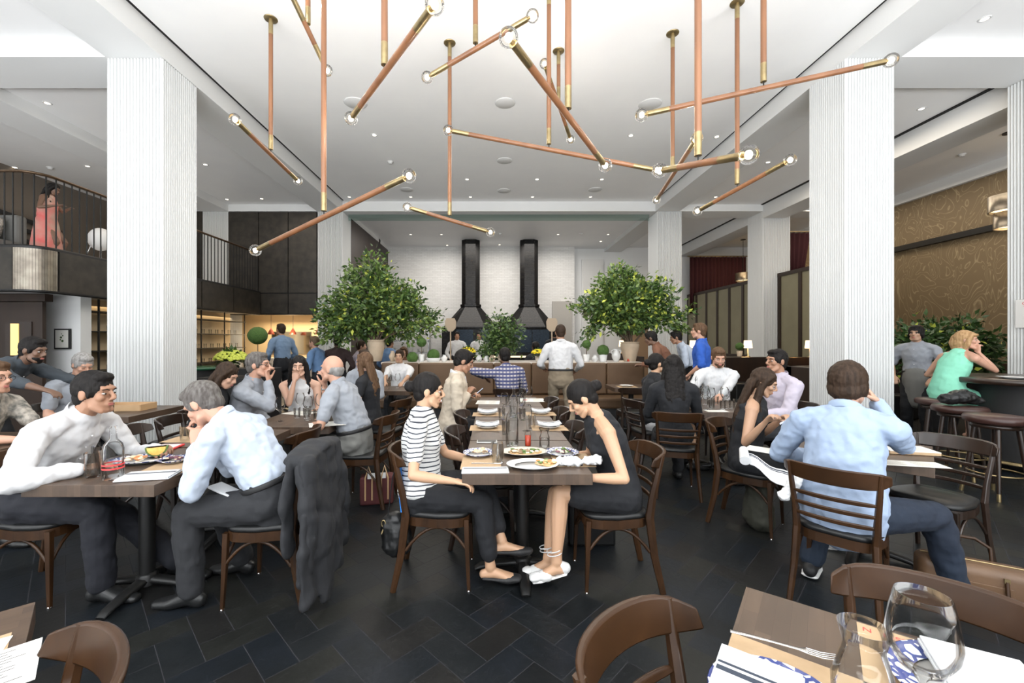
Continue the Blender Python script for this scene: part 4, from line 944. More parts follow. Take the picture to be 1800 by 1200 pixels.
    for s, Sh, E, Wr in ((-1, SL, EL, WL), (1, SR, ER, WR)):
        af = .9 if fem else 1.0
        if sleeve > 0:
            m4.ctube([mixv(sp[6], sp[5], .3), mixv(sp[6], Sh, .55)+t2*.012*S_, Sh], [.062*S_, .064*S_*fw, .071*S_*fw], n)
            e1 = min(1, sleeve*2); m4.ctube([Sh, mixv(Sh, E, .4*e1), mixv(Sh, E, e1)], [.070*S_*af, .066*S_*af, .058*S_*af-.004*e1], 14)
            if sleeve > .5: e2 = (sleeve-.5)*2; m4.ctube([E, mixv(E, Wr, .3*e2), mixv(E, Wr, .93*e2)], [.054*S_*af, .054*S_*af, .040*S_*af], 14)
    if legs == 'dress':
        for s, Hh, Kn in ((-1, HL, KL), (1, HR, KR)): m4.ctube([Hh, mixv(Hh, Kn, .45), mixv(Hh, Kn, .72)], [.108*S_, .102*S_, .092*S_], 14)
        m4.ctube([mixv(HL, HR, .5), mixv(mixv(HL, KL, .6), mixv(HR, KR, .6), .5)], [.10*S_, .085*S_], 12)
    if legs == 'gown':
        m4.ctube([hip, hip-u*.35, hip-u*.78], [(.19, .15), (.24, .2), (.30, .26)], 18, r1)
    nm = {'beige': 'blazer', 'mint': 'dress', 'coral': 'dress', 'stripes': 'striped_top'}.get(top, 'dress' if legs in ('dress', 'gown') else ('top' if fem else 'shirt'))
    o = m4.build(nm, ct, rt); fuse(o, vox, 4, .015 if not fem else .008, .06)
    if collar and fine:
        m5 = MB(); m5.o = O; cb = sp[6]+t2*.018*S_-f2*.004
        cp = []
        for i in range(15):
            t = -2.55+5.1*i/14; cp.append(cb+(-f2*cos(t)*(.074*K*(1.12 if abs(t) > 1.9 else 1))+r2*sin(t)*.076*K)+t2*(.030-.024*(1-cos(t)))*K)
        m5.tube(cp, [(.022*K, .004)]*15, 8, side=t2); m5.build('collar', CL['white'] if top == 'beige' else ct, rt)
        if not fem and hp < 60:
            for k in range(5):
                m6 = MB(); m6.o = O; c_ = mixv(sp[5], sp[2], k/4.2); rad = mixv(V((off[5][1], 0, 0)), V((off[2][1], 0, 0)), k/4.2).x+.006
                m6.ell(c_+f1*rad, (.006, .006, .006), None, 8, 6).build('button', CL['black'] if top == 'beige' else CL['white'], rt)
    if open_front:
        m5 = MB(); m5.o = O
        A_ = sp[6]+f2*.075*S_; Bp = sp[3]+f1*.125*S_
        m5.ctube([A_, mixv(A_, Bp, .4)+f1*.012, Bp], [(.050, .02), (.035, .02), (.006, .012)], 12, r1); fuse(m5.build('inner_shirt', CL[open_front], rt), .006, 2)
    cb_ = CL[bottom]
    if legs in ('trousers', 'skirt', 'shorts', 'capri'):
        m7 = MB(); m7.o = O
        m7.ctube([sp[0], sp[1], mixv(sp[1], sp[2], .6)], [(off[0][0]+.004, off[0][1]+.004), (off[1][0]+.002, off[1][1]+.002), (off[2][0]+(.012 if tuck else -.004), off[2][1]+(.012 if tuck else -.004))], 16, r0)
        for s, Hh, Kn, An in ((-1, HL, KL, AL), (1, HR, KR, AR)):
            if legs in ('trousers', 'capri'):
                e = .95 if legs == 'trousers' else .78
                tr = 1.0 if not fem else .95
                m7.ctube([Hh, mixv(Hh, Kn, .4), mixv(Hh, Kn, .85), Kn], [.104*S_*tr, .094*S_*tr, .078*S_*tr, .074*S_*tr], 14)
                m7.ctube([Kn, mixv(Kn, An, .3), mixv(Kn, An, e)], [.072*S_*tr, .073*S_*tr, .064*S_*tr], 14)
            else:
                m7.ctube([Hh, mixv(Hh, Kn, .4), mixv(Hh, Kn, .72)], [.104*S_, .10*S_, .090*S_], 14)
        if legs == 'skirt': m7.ctube([mixv(HL, HR, .5), mixv(mixv(HL, KL, .6), mixv(HR, KR, .6), .5)], [.10*S_, .085*S_], 12)
        o = m7.build({'trousers': 'trousers', 'skirt': 'skirt', 'shorts': 'shorts', 'capri': 'trousers'}[legs], cb_, rt); fuse(o, vox, 4, .014, .08)
        if tuck and fine:
            m8 = MB(); m8.o = O; c_ = mixv(sp[1], sp[2], .75); m8.tube([c_+r0*(off[2][0]+.014)*cos(t)+f0*(off[2][1]+.014)*sin(t) for t in [2*pi*i/24 for i in range(25)]], [(.016, .004)]*25, 8, side=t0); m8.build('belt', M['black'], rt)
    if apron:
        m8 = MB(); m8.o = O; m8.ctube([hip+f*.03-u*.35, hip+f*.04, hip+t0*.1+f*.04], [(.16, .11), (.17, .12), (.15, .11)], 14, r); fuse(m8.build('apron', CL[apron], rt), vox*1.2, 3)
    for An, heel, ball, toe, lat, fd, dn in feet:
        m9 = MB(); m9.o = O
        if shoes == 'sandal':
            m9.ctube([heel-dn*.005, An+dn*.02-fd*.03], [(.034, .034), (.030, .022)], 12, lat); m9.ctube([ball-fd*.035+dn*.004, ball-fd*.01], [(.050, .034), (.049, .030)], 12, lat); m9.ctube([ball+fd*.025, ball+fd*.05], [(.045, .026), (.043, .022)], 12, lat)
            m9.ctube([heel+dn*.028, ball+dn*.025, toe+dn*.02], [(.030, .006), (.040, .006), (.030, .006)], 10, lat); fuse(m9.build('sandal', M['white'], rt), .004, 1)
            m10 = MB(); m10.o = O; ax = (An-dn*.05); 
            for zz_ in (0, .02): m10.tube([ax-dn*zz_+lat*cos(t)*.043+fd*sin(t)*.043 for t in [2*pi*i/16 for i in range(17)]], .003, 6)
            m10.build('ankle_tie', M['linen'], rt)
        elif shoes == 'flat':
            m9.ctube([heel+dn*.018, An+dn*.066+fd*.03, ball+dn*.012, toe+dn*.006+fd*.015], [(.034, .014), (.036, .014), (.050, .030), (.038, .022)], 12, lat); fuse(m9.build('shoe', M['black'], rt), .005, 2)
        else:
            m9.ctube([heel, An+dn*.03+fd*.01, ball, toe+fd*.02], [(.038, .042), (.045, .046), (.051, .034), (.037, .024)], 14, lat); m9.ctube([An-dn*.01, An+dn*.03], [.050, .046], 12)
            fuse(m9.build('shoe', {'black': M['vinyl'], 'sneaker': M['black'], 'brown': M['leather_seat']}[shoes], rt), .006, 2)
            if shoes == 'sneaker' : m11 = MB(); m11.o = O; m11.ctube([heel+dn*.034, ball+dn*.028, toe+dn*.022+fd*.02], [(.046, .014), (.054, .014), (.040, .014)], 12, lat); fuse(m11.build('sole', M['white'], rt), .005, 2)
    rt['_j'] = 0; del rt['_j']
    return dict(root=rt, H=H, WL=WL, WR=WR, EL=EL, ER=ER, KL=KL, KR=KR, AL=AL, AR=AR, N=N_, hf=hf, f=f, r=r, SL=SL, SR=SR, hip=hip, sp=sp)
SEAT = .565
pp = {}
# the two women at the central table
pp['striped'] = person('smiling woman in a striped top with her dark hair in a bun', (-.47, 2.72, SEAT-.02), -90, lean=2, hy=-5, hp=8, lh=(-.12, 2.80, .71), rh=(-.22, 2.42, .70), sc=.94, fem=True,
    skin='asian', hair=('bun', 'black'), top='stripes', sleeve=.32, collar=False, bottom='black', legs='capri', shoes='flat', vox=.007, smile=True, lf=(.05, 2.66, .25), lk=(1, 0, .35), rf=(-.02, 2.60, .12), rk=(1, 0, .3), curl=(.5, .7))
pp['tank'] = person('woman in a black sleeveless dress leaning over her plate, white strappy sandals', (.80, 2.70, SEAT-.02), 90, lean=20, hy=4, hp=38, lh=(.50, 2.46, .71), rh=(.46, 2.86, .72), sc=.95, fem=True,
    skin='asian', hair=('bun', 'black'), top='black', sleeve=0, collar=False, bottom='black', legs='dress', shoes='sandal', vox=.007, lf=(.37, 2.52, .19), rf=(.34, 2.68, .13), lk=(-1, 0, .6), curl=(.8, .6))
# left front pair
pp['whiteshirt'] = person('man in a white dress shirt leaning on the left table, short black hair', (-2.72, 2.56, SEAT), -90, lean=30, hy=-2, hp=4, rh=(-2.28, 2.36, .79), lh=(-2.20, 2.78, .79), sc=1.04,
    skin='tan', hair=('neat', 'black'), top='white', bottom='navy', vox=.008, rp=(-.3, -1, -.5), lf=(-2.0, 2.72, .09), rf=(-2.25, 2.45, .09), neckf=.8, curl=(.9, .5))
pp['bluefront'] = person('man in a light blue shirt hunched over his plate, grey cropped hair', (-1.30, 2.54, SEAT), 90, lean=38, hy=6, hp=40, rh='chin', lh=(-1.70, 2.44, .90), sc=1.05,
    skin='fair', hair=('neat', 'saltpepper'), top='ltblue', bottom='charcoal', vox=.008, lf=(-1.70, 2.40, .09), rf=(-1.62, 2.75, .09), lk=(-1, 0, .8), curl=1.1, lp=(.3, -.6, -1), neckf=.6)
# right front pair
a_ = -47
pp['paleblue'] = person('man in a pale blue shirt and jeans seated with his back to us', (1.99, 2.44, SEAT-.02), a_, lean=14, hy=8, hp=12, lh=P(1420, 800, 2.90), rh=P(1540, 706, 2.62), lp=(-1, .2, -.6), rp=(.55, -.1, -1), sc=1.05, bulk=1.12, tuck=False,
    skin='light', hair=('shaggy', 'brown'), top='palebl', bottom='denim', shoes='sneaker', vox=.008, rf=(2.62, 2.42, .09), lf=(2.02, 2.72, .10), rk=(.9, .1, .6), curl=.9, rhd=(-.5, .2, .8))
pp['phone'] = person('woman in a black sleeveless dress looking down at a phone, long dark hair', (2.04, 3.46, SEAT-.02), -122, lean=8, hy=-2, hp=24, rh=P(1345, 742, 3.05), lh=P(1372, 738, 3.2), sc=.94, fem=True,
    skin='olive', hair=('long', 'brown'), top='black', sleeve=0, collar=False, bottom='black', legs='dress', vox=.008, shoes='sandal', rp=(-.5, -.6, -1), curl=.9)
# middle distance, left
pp['bald'] = person('bald man in a light short sleeved shirt with his hand at his mouth', (-1.28, 3.98, SEAT), 84, lean=22, hy=5, hp=4, rh='chin', lh=P(556, 745, 3.85), sc=1.04, bulk=1.1, skin='fair', hair=('bald', 'grey'), top='greysh', sleeve=.36, bottom='grey', vox=.009, curl=(.5, .8), rp=(-.4, 0, -1), lp=(-.3, -.4, -1))
pp['greyshirt'] = person('man in a grey shirt and glasses with his hand on his chin', (-2.52, 4.22, SEAT), -84, lean=16, hy=0, hp=0, rh='chin', lh=P(470, 740, 4.2), sc=1.04, skin='fair', hair=('neat', 'saltpepper'), top='greysh', bottom='grey', vox=.009, glasses=True, curl=(.6, .9), rp=(.3, -.3, -1))
pp['handmouth'] = person('woman in a white sleeveless top with long dark hair covering her mouth', (-2.18, 4.86, SEAT), 190, lean=14, hy=-8, hp=4, rh='chin', lh=P(530, 735, 4.5), sc=.98, fem=True, skin='light', hair=('longwavy', 'black'), top='white', sleeve=0, collar=False, legs='skirt', bottom='white', vox=.009, curl=.6)
pp['leftdark'] = person('woman with dark hair bending her head, half hidden behind the grey haired man', (-2.67, 3.88, SEAT), -80, lean=18, hy=8, hp=30, sc=.97, fem=True, skin='light', hair=('longwavy', 'brown'), top='black', sleeve=1, collar=False, vox=.010)
pp['blackdress'] = person('woman in a black dress with long straight brown hair turned away', (-1.46, 5.02, SEAT), 82, lean=4, hy=12, hp=4, sc=1.0, fem=True, skin='light', hair=('long', 'chestnut'), top='black', sleeve=.22, collar=False, legs='dress', bottom='black', vox=.010, lh=(-1.72, 4.9, .68))
pp['greyback'] = person('person in grey sitting beyond the woman in the black dress', (-1.80, 6.0, SEAT), 175, lean=4, sc=1.0, skin='tan', hair=('neat', 'brown'), top='greysh', vox=.012)
pp['boy'] = person('young man in a white shirt facing us from the left end of the banquette', (-1.66, 7.55, SEAT-.02), 178, lean=2, sc=.98, skin='olive', hair=('short', 'brown'), top='white', sleeve=.4, vox=.012, lh=(-1.5, 7.0, .80), rh=(-1.8, 7.0, .80))
pp['blazer'] = person('man in a beige blazer looking down at his phone beside the central row', (-.46, 4.78, SEAT), -84, lean=6, hy=-2, hp=24, rh=P(822, 692, 4.72), lh=P(828, 697, 4.86), sc=1.05, skin='tan', hair=('neat', 'black'), top='beige', open_front='white', hem=.10, bottom='black', vox=.009, curl=.8)
pp['plaid'] = person('man in a plaid shirt seen from behind at the end of the central row', (.22, 6.22, SEAT), 8, lean=10, side=-4, hp=10, lh=(-.15, 6.4, .95), sc=1.04, skin='brown', hair=('neat', 'black'), top='plaid', vox=.011, lp=(-1, 0, .1))
pp['standwhite'] = person('man in a white shirt and khaki trousers standing with his back to us', (1.06, 6.75, .93), -4, lean=3, hp=6, stand=True, sc=1.02, bulk=1.15, skin='tan', hair=('neat', 'brown'), top='white', bottom='khaki', vox=.010, rh=(1.35, 7.0, 1.02), lh=(.82, 7.05, 1.05), rf=(1.22, 6.62, .09), lf=(.92, 6.85, .09))
# left edge
pp['glasses'] = person('man with glasses and a patterned shirt at the left edge', (-4.02, 3.22, SEAT), -90, lean=22, hp=4, sc=1.03, skin='fair', hair=('neat', 'chestnut'), top='pattern', sleeve=.4, vox=.010, glasses=True, rh=(-3.42, 3.1, .78), lh=(-3.4, 3.3, .80), neckf=.6)
pp['waiterdark'] = person('bearded waiter in a dark grey shirt bending over the left tables', (-5.05, 4.15, .90), -80, lean=52, hp=14, hy=4, stand=True, sc=1.05, skin='brown', hair=('neat', 'black'), beard='black', top='slate', sleeve=.72, bottom='black', vox=.010, rh=(-3.85, 3.95, .92), lh=(-4.15, 4.55, 1.0))
pp['greyhead'] = person('grey haired person behind the man in the white shirt', (-4.55, 4.62, SEAT), -110, lean=10, hp=26, sc=1.02, skin='fair', hair=('short', 'grey'), top='greysh', sleeve=.35, vox=.010)
# right middle distance
pp['longback'] = person('woman in a black jacket with long black hair seen from behind', (1.80, 4.26, SEAT), -14, lean=4, hy=10, hp=6, sc=.99, fem=True, skin='light', hair=('long', 'black'), top='black', sleeve=1, collar=False, bottom='black', vox=.009)
pp['blacksweater'] = person('woman in a black sweater and white skirt with short black hair', (1.86, 4.98, SEAT), -82, lean=2, hy=-2, hp=2, sc=.98, fem=True, skin='asian', hair=('bangsbun', 'black'), top='black', sleeve=1, collar=False, legs='skirt', bottom='white', vox=.010)
pp['bearded'] = person('bearded man in a finely striped shirt looking down across the table of glasses', (2.97, 5.72, SEAT), 172, lean=6, hp=20, hy=4, sc=1.06, skin='fair', hair=('short', 'chestnut'), beard='chestnut', top='finest', vox=.010, lh=(2.75, 5.2, .80), rh=(2.5, 5.3, .80))
pp['lilac'] = person('man in a lilac shirt seated in profile beside the near right column', (3.12, 4.62, SEAT), 98, lean=4, hp=0, sc=1.04, skin='tan', hair=('neat', 'black'), top='lilac', bottom='charcoal', vox=.009, lh=(2.75, 4.45, .72))
pp['royal'] = person('man in a royal blue shirt walking past the booths', (3.25, 6.65, .94), 60, lean=2, stand=True, sc=1.03, skin='fair', hair=('short', 'chestnut'), top='royal', sleeve=.5, bottom='denim', vox=.011, rf=(3.35, 6.75, .09), lf=(3.05, 6.5, .09))
pp['rust'] = person('waiter in a rust brown shirt leaning over beside the right urn', (3.05, 7.35, .92), 60, lean=30, hp=20, stand=True, sc=1.02, skin='brown', hair=('neat', 'black'), top='dusk', bottom='black', vox=.011, lh=(2.55, 7.3, 1.08), rh=(2.6, 7.5, 1.08))
pp['lightblue_r'] = person('man in a light blue shirt bending behind the waiter in rust brown', (3.75, 8.0, .92), 70, lean=28, hp=16, stand=True, sc=1.03, skin='tan', hair=('neat', 'black'), top='ltblue', bottom='charcoal', vox=.012)
pp['mint'] = person('woman in a mint green dress on a bar stool resting her chin on her hand', (5.58, 5.26, .87), -88, lean=24, hy=48, hp=2, rh='chin', lh=(5.88, 5.44, 1.09), lp=(.3, .3, -1), sc=1.0, fem=True, bulk=1.15, skin='fair', hair=('bob', 'blonde'), top='mint', sleeve=0, collar=False, legs='dress', vox=.009, lf=(6.0, 5.38, .34), rf=(5.95, 5.2, .34), curl=1.2, rp=(1, -.2, -1), shoes='flat')
pp['apronman'] = person('person in a striped shirt and dark apron standing behind the bar seating', (6.45, 6.5, .92), 120, lean=2, stand=True, sc=1.0, skin='olive', hair=('shaggy', 'black'), top='greysh', sleeve=.4, bottom='black', apron='grey', vox=.012)
# beyond the banquette
def far(label, px, py, Y, deg, skin, hair, top, sc=1.0, **k):    # py: top of the head
    topz = EYE+(598-py)/750*Y; x = (px-868)/750*Y
    st = topz > 1.45
    k.setdefault('lean', 4); hipz = (topz-.80*sc) if st else SEAT
    return person(label, (x, Y, min(hipz, .95*sc+.0)), deg, stand=st, sc=sc, skin=skin, hair=hair, top=top, vox=.014, **k)
far('blurred waiter in a steel blue shirt standing in the bar kitchen', 497, 568, 9.2, 60, 'tan', ('neat', 'brown'), 'steelb', 1.06)
far('waiter in a pale blue shirt walking by the left rear column', 563, 590, 8.6, 80, 'fair', ('short', 'dirty'), 'blue', 1.02, lean=12)
far('person in a dark vest with his back turned beside the left rear column', 593, 590, 8.9, 20, 'brown', ('neat', 'black'), 'brownv', 1.03)
far('man in a striped shirt reading a paper under the left potted tree', 622, 598, 9.3, -70, 'light', ('neat', 'brown'), 'lilac', 1.0, lean=14)
far('person in a blue shirt behind the left urn', 682, 594, 10.0, -30, 'tan', ('neat', 'black'), 'blue', 1.0)
far('woman with auburn hair just visible over the banquette', 711, 613, 9.5, 175, 'light', ('bob', 'chestnut'), 'dusk', 1.0, fem=True, collar=False)
far('cook in white with an orange lit face left in the kitchen', 803, 583, 12.6, 190, 'tan', ('short', 'black'), 'white', 1.0)
far('second cook in white at the kitchen pass', 843, 581, 13.0, 170, 'tan', ('short', 'black'), 'white', 1.0)
far('person in a navy shirt sitting at the kitchen pass', 946, 600, 9.6, 20, 'brown', ('neat', 'black'), 'navy', 1.04, lean=12)
far('person standing in black in the kitchen between the ovens', 975, 574, 12.4, 0, 'brown', ('neat', 'black'), 'black', 1.03)
# gallery
pp['gallery'] = person('woman in a coral patterned dress standing on the upper gallery', (-8.12, 7.75, 3.64), -70, lean=4, hp=25, hy=0, stand=True, sc=.93, fem=True, bulk=1.2, skin='brown', hair=('longwavy', 'black'), top='coral', sleeve=0, collar=False, legs='gown', vox=.012, lh=(-7.75, 7.8, 3.90), rh=(-7.78, 7.6, 3.90), lf=(-8.1, 7.85, 2.95), rf=(-8.1, 7.65, 2.95))
# ================================================================ plants
def plant(label, pot_fn, loc, lobes, n, lsize, trunks, name='potted_tree', mats=('leaf', 'leaf_dark'), seed=1, droop=.2, yel=0):
    rn = random.Random(seed); t = thing(name, label, 'plant', loc); O = V(loc)
    ph = pot_fn(t)
    mb = MB(); tips = []
    for k in range(trunks):
        lb = lobes[k % len(lobes)]; e = V(lb[0])+V((rn.uniform(-.4, .4)*lb[1][0], rn.uniform(-.4, .4)*lb[1][1], rn.uniform(-.3, .4)*lb[1][2]))
        s = V((rn.uniform(-.06, .06), rn.uniform(-.06, .06), ph-.05)); c = V((s.x+(e.x-s.x)*.25, s.y+(e.y-s.y)*.25, s.z+(e.z-s.z)*.65))
        mb.tube(arc(s, c, e, 6), [.014-.0018*i for i in range(7)], 6)
    mb.build('stems', M['bark'], t)
    mb = MB(); tot = sum(l[1][0]*l[1][1]*l[1][2] for l in lobes)
    for c, r_ in lobes:
        m = int(n*(r_[0]*r_[1]*r_[2])/tot)
        cl = []
        for _ in range(max(6, m//26)):   # leaf sprays
            d = V((rn.gauss(0, 1), rn.gauss(0, 1), rn.gauss(0, 1))).normalized()*(rn.random()**.33)
            cl.append((V(c)+V((d.x*r_[0], d.y*r_[1], d.z*r_[2])), (d+V((0, 0, .35))).normalized()))
        for i in range(m):
            p0, ax = cl[i % len(cl)]
            p = p0+ax*rn.uniform(-.15, .17)+V((rn.gauss(0, .06), rn.gauss(0, .06), rn.gauss(0, .06)))
            d = (ax*.6+V((rn.gauss(0, .6), rn.gauss(0, .6), rn.gauss(0, .5)-droop))).normalized(); s = d.cross(V((rn.gauss(0, 1), rn.gauss(0, 1), rn.gauss(0, 1)))).normalized(); nn = s.cross(d)
            L_ = lsize*rn.uniform(.7, 1.25); w_ = L_*.24
            mb.mat(rn.choice((0, 0, 1) if not yel or rn.random() > yel else (2,)))
            mb.add([p, p+d*L_*.45+s*w_+nn*w_*.3, p+d*L_-nn*w_*.3, p+d*L_*.45-s*w_+nn*w_*.3, p+d*L_*.5], [(0, 1, 4), (1, 2, 4), (2, 3, 4), (3, 0, 4)], True)
    mb.build('foliage', [M[mats[0]], M[mats[1]], M['limepetals']], t)
    return t
def urn(h, r, m='terracotta', soil=True):
    def f(t):
        MB().lathe([(r*.62, 0), (r*.72, h*.2), (r*.98, h*.7), (r, h*.85), (r*.92, h*.93), (r*1.0, h*.95), (r*1.0, h), (r*.86, h), (r*.86, h*.9), (0, h*.9)], n=28).build('pot', M[m], t)
        return h*.9
    return f
LZ = 1.092
B8 = 8.38
def onledge(px, Y=B8): return ((px-868)/750*Y, Y, LZ)
def S8(px): return px*B8/750
plant('large leafy tree in a pale urn at the left end of the banquette', urn(.42, .17), onledge(661), [((-.15, 0, 1.12), (.78, .55, .50)), ((-.62, .05, .78), (.45, .4, .38)), ((.45, 0, .88), (.50, .4, .42)), ((-.10, 0, 1.68), (.40, .34, .30)), ((.98, 0, .72), (.30, .22, .24)), ((.75, 0, 1.15), (.22, .2, .28)), ((-.2, 0, .70), (.6, .4, .22))], 9500, .105, 22, seed=4, yel=.05)
plant('large leafy tree in a pale terracotta urn at the right end of the banquette', urn(.38, .18), onledge(1107), [((-.15, 0, 1.10), (.62, .5, .48)), ((-.35, 0, 1.55), (.30, .26, .24)), ((.35, 0, 1.12), (.50, .4, .38)), ((-.65, 0, .85), (.34, .3, .34)), ((.82, 0, .90), (.28, .24, .36)), ((.15, 0, 1.45), (.34, .3, .26)), ((-1.12, 0, 1.0), (.10, .1, .12)), ((.0, 0, .75), (.5, .35, .18))], 8500, .105, 20, seed=9, yel=.08)
plant('mid sized leafy shrub in a grey pot at the middle of the banquette ledge', urn(.16, .10, 'stoneware'), onledge(882, 8.3), [((0, 0, .45), (.30, .24, .28)), ((.02, 0, .78), (.13, .12, .20)), ((-.32, -.05, .22), (.16, .14, .16))], 2000, .085, 9, name='potted_shrub', mats=('leaf_dark', 'leaf'), seed=3)
plant('wide dark green shrub behind the woman in mint', urn(.80, .30, 'black'), (7.7, 7.35, 0), [((0, 0, 1.42), (.72, .5, .36)), ((-.45, 0, 1.2), (.35, .3, .3)), ((.4, 0, 1.15), (.4, .35, .3)), ((.0, -.1, .98), (.5, .3, .2))], 4200, .12, 12, name='potted_shrub', mats=('leaf_dark', 'leaf_dark'), seed=6, yel=.02)
def ball(c, r, mb, n=3):
    mb.ell(c, (r, r, r*.96), None, 26, 18); return mb
def topiary(label, px, Y, r, stem, poth=.12, potr=.06, z=LZ, potm='china'):
    t = thing('topiary', label, 'plant', ((px-868)/750*Y, Y, z))
    MB().lathe([(potr*.75, 0), (potr, poth), (potr*.85, poth), (potr*.8, poth*.85), (0, poth*.85)], n=20).build('pot', M[potm], t)
    if stem: MB().tube([(0, 0, poth*.8), (0, 0, poth+stem+r*.3)], .008, 8).build('stem', M['bark'], t)
    o = ball((0, 0, poth+stem+r*(.75 if stem else .45)), r, MB()).build('clipped_ball', M['topiary'], t)
    tx = bpy.data.textures.get('leafy') or bpy.data.textures.new('leafy', 'CLOUDS'); tx.noise_scale = .015; d = o.modifiers.new('leafy', 'DISPLACE'); d.texture = tx; d.strength = .02; return t
topiary('small lollipop topiary on a thin stem in front of the kitchen shelves', 741, 8.25, .095, .16, .14, .06)
topiary('low clipped ball in a wide white bowl on the ledge', 762, 8.25, .12, 0, .07, .15)
topiary('tiny clipped mound at the left of the ledge topiaries', 725, 8.2, .11, 0, .03, .05, potm='terracotta')
topiary('small lollipop topiary right of the standing man in white', 1031, 8.2, .085, .13, .14, .065)
topiary('clipped ball in a white pot beside the two handled jar', 1060, 8.2, .115, 0, .16, .085)
topiary('lollipop topiary on a thin stem in front of the bar kitchen mirror', 453, 8.0, .17, .32, .16, .10, z=.98, potm='stoneware')
topiary('little clipped ball in a pot on the dark booth by the middle column', 1300, 10.9, .10, .04, .14, .07, z=1.09, potm='terracotta')
def mums(label, px, Y, z, r, m, potm='stoneware', n=170, leafr=1.0, seed=2):
    rn = random.Random(seed); t = thing('potted_chrysanthemum', label, 'plant', ((px-868)/750*Y, Y, z))
    MB().lathe([(r*.35, 0), (r*.5, r*.8), (r*.42, r*.8), (0, r*.7)], n=20).build('pot', M[potm], t)
    mb = MB()
    for i in range(260):
        d = V((rn.gauss(0, 1), rn.gauss(0, 1), abs(rn.gauss(0, .7))-.2)).normalized(); p = V((0, 0, r*1.0))+d*r*.75*leafr; s = d.cross(V((0, 0, 1))).normalized()*r*.13; e = (d+V((0, 0, rn.uniform(-.6, .4))))*r*.35
        mb.add([p, p+e*.5+s, p+e, p+e*.5-s], [(0, 1, 2, 3)])
    mb.build('leaves', M['leaf_dark'], t); mb = MB()
    for i in range(n):
        d = V((rn.gauss(0, 1), rn.gauss(0, 1), abs(rn.gauss(0, 1))+.25)).normalized(); mb.ell(V((0, 0, r*1.1))+V((d.x*r, d.y*r, d.z*r*.7)), (r*.14, r*.14, r*.09), None, 6, 4)
    mb.build('blossoms', M[m], t); return t
mums('bright yellow chrysanthemums in a grey urn on the ledge', 822, 8.2, LZ, .15, 'yellow'); mums('small yellow chrysanthemums left of the standing man in white', 946, 8.2, LZ, .13, 'yellow', seed=5)
mums('large lime yellow chrysanthemums in a steel bucket near the bar shelves', 407, 7.0, .90, .24, 'limepetals', 'steel', 260, seed=8)
tag(MB().bx(-4.75, -3.85, 6.75, 7.35, 0, .90).build('side_stand', M['black'], bevel=.01), 'dark stand under the lime yellow chrysanthemums', 'stand')
tag(MB().bx(-4.95, -4.1, 7.8, 8.25, 0, .98).build('side_stand', M['black'], bevel=.01), 'dark stand under the lollipop topiary by the bar kitchen', 'stand')
t = thing('round_counter', 'small round dark counter behind the left column', 'counter', (-5.35, 7.75, 0)); MB().lathe([(.45, .98), (.47, 1.0), (.45, 1.02), (0, 1.02)], n=32).build('top', mat('green_marble', (.02, .10, .05), .2), t); MB().lathe([(.4, 0), (.4, .98)], n=28).build('drum', M['black'], t)
def jar(label, px, Y, h, r, m, handles=False, z=LZ, group=None):
    t = thing('clay_jar' if m != 'china' else 'white_jar', label, 'jar', ((px-868)/750*Y, Y, z), 0, group)
    MB().lathe([(r*.5, 0), (r*.95, h*.35), (r, h*.55), (r*.55, h*.82), (r*.45, h*.9), (r*.6, h), (r*.45, h), (0, h*.8)], n=22).build('vessel', M[m], t)
    if handles:
        for s in (-1, 1): MB().tube(arc((s*r*.5, 0, h*.92), (s*r*1.5, 0, h*.9), (s*r*.85, 0, h*.6), 8), r*.1, 6).build('handle', M[m], t)
jar('white two handled jar left of the right urn', 1083, 8.2, .24, .085, 'china', True)
jar('round pale clay jar right of the left urn', 700, 8.2, .17, .085, 'terracotta'); jar('taller clay jar just right of the left urn', 690, 8.35, .2, .07, 'terracotta')
for px, lab in ((781, 'small white pot right of the clipped ball bowl'), (842, 'squat white pot under the yellow chrysanthemums'), (855, 'white pot left of the middle shrub'), (865, 'terracotta pot at the foot of the middle shrub'), (1014, 'white pot partly behind the standing man in white'), (1046, 'white pot left of the clipped ball in a white pot')):
    jar(lab, px, 8.2, .13, .062, 'terracotta' if 'terracotta' in lab else 'china')
# ================================================================ table ware
TZ = .7505
def G(px, py, z=.75): return F(px, py, z)
def tumbler(label, p, h=.115, r=.036, water=.45, group=None, z=TZ, first={}):
    k = (h, r, water)
    if k in first:
        o = copy_tree(first[k]); o.location = (p[0], p[1], z); o['label'] = label
        if group: o['group'] = group
        return o
    t = thing('water_tumbler', label, 'glass', (p[0], p[1], z), 0, group)
    MB().lathe([(r*.80, 0), (r*.86, h*.3), (r, h), (r*.94, h), (r*.78, .012), (0, .012)], n=22).build('glass_wall', M['glass'], t)
    mb = MB()
    for i in range(6): a = 2*pi*i/6; mb.tube([(r*.84*cos(a), r*.84*sin(a), .004), (r*.90*cos(a), r*.90*sin(a), h*.55)], .0018, 4)
    mb.build('cut_facets', M['glass'], t)
    if water: MB().lathe([(r*.76, .013), (r*(.78+.14*water), h*water), (0, h*water)], n=20).build('water', M['water'], t)
    first[k] = t; return t
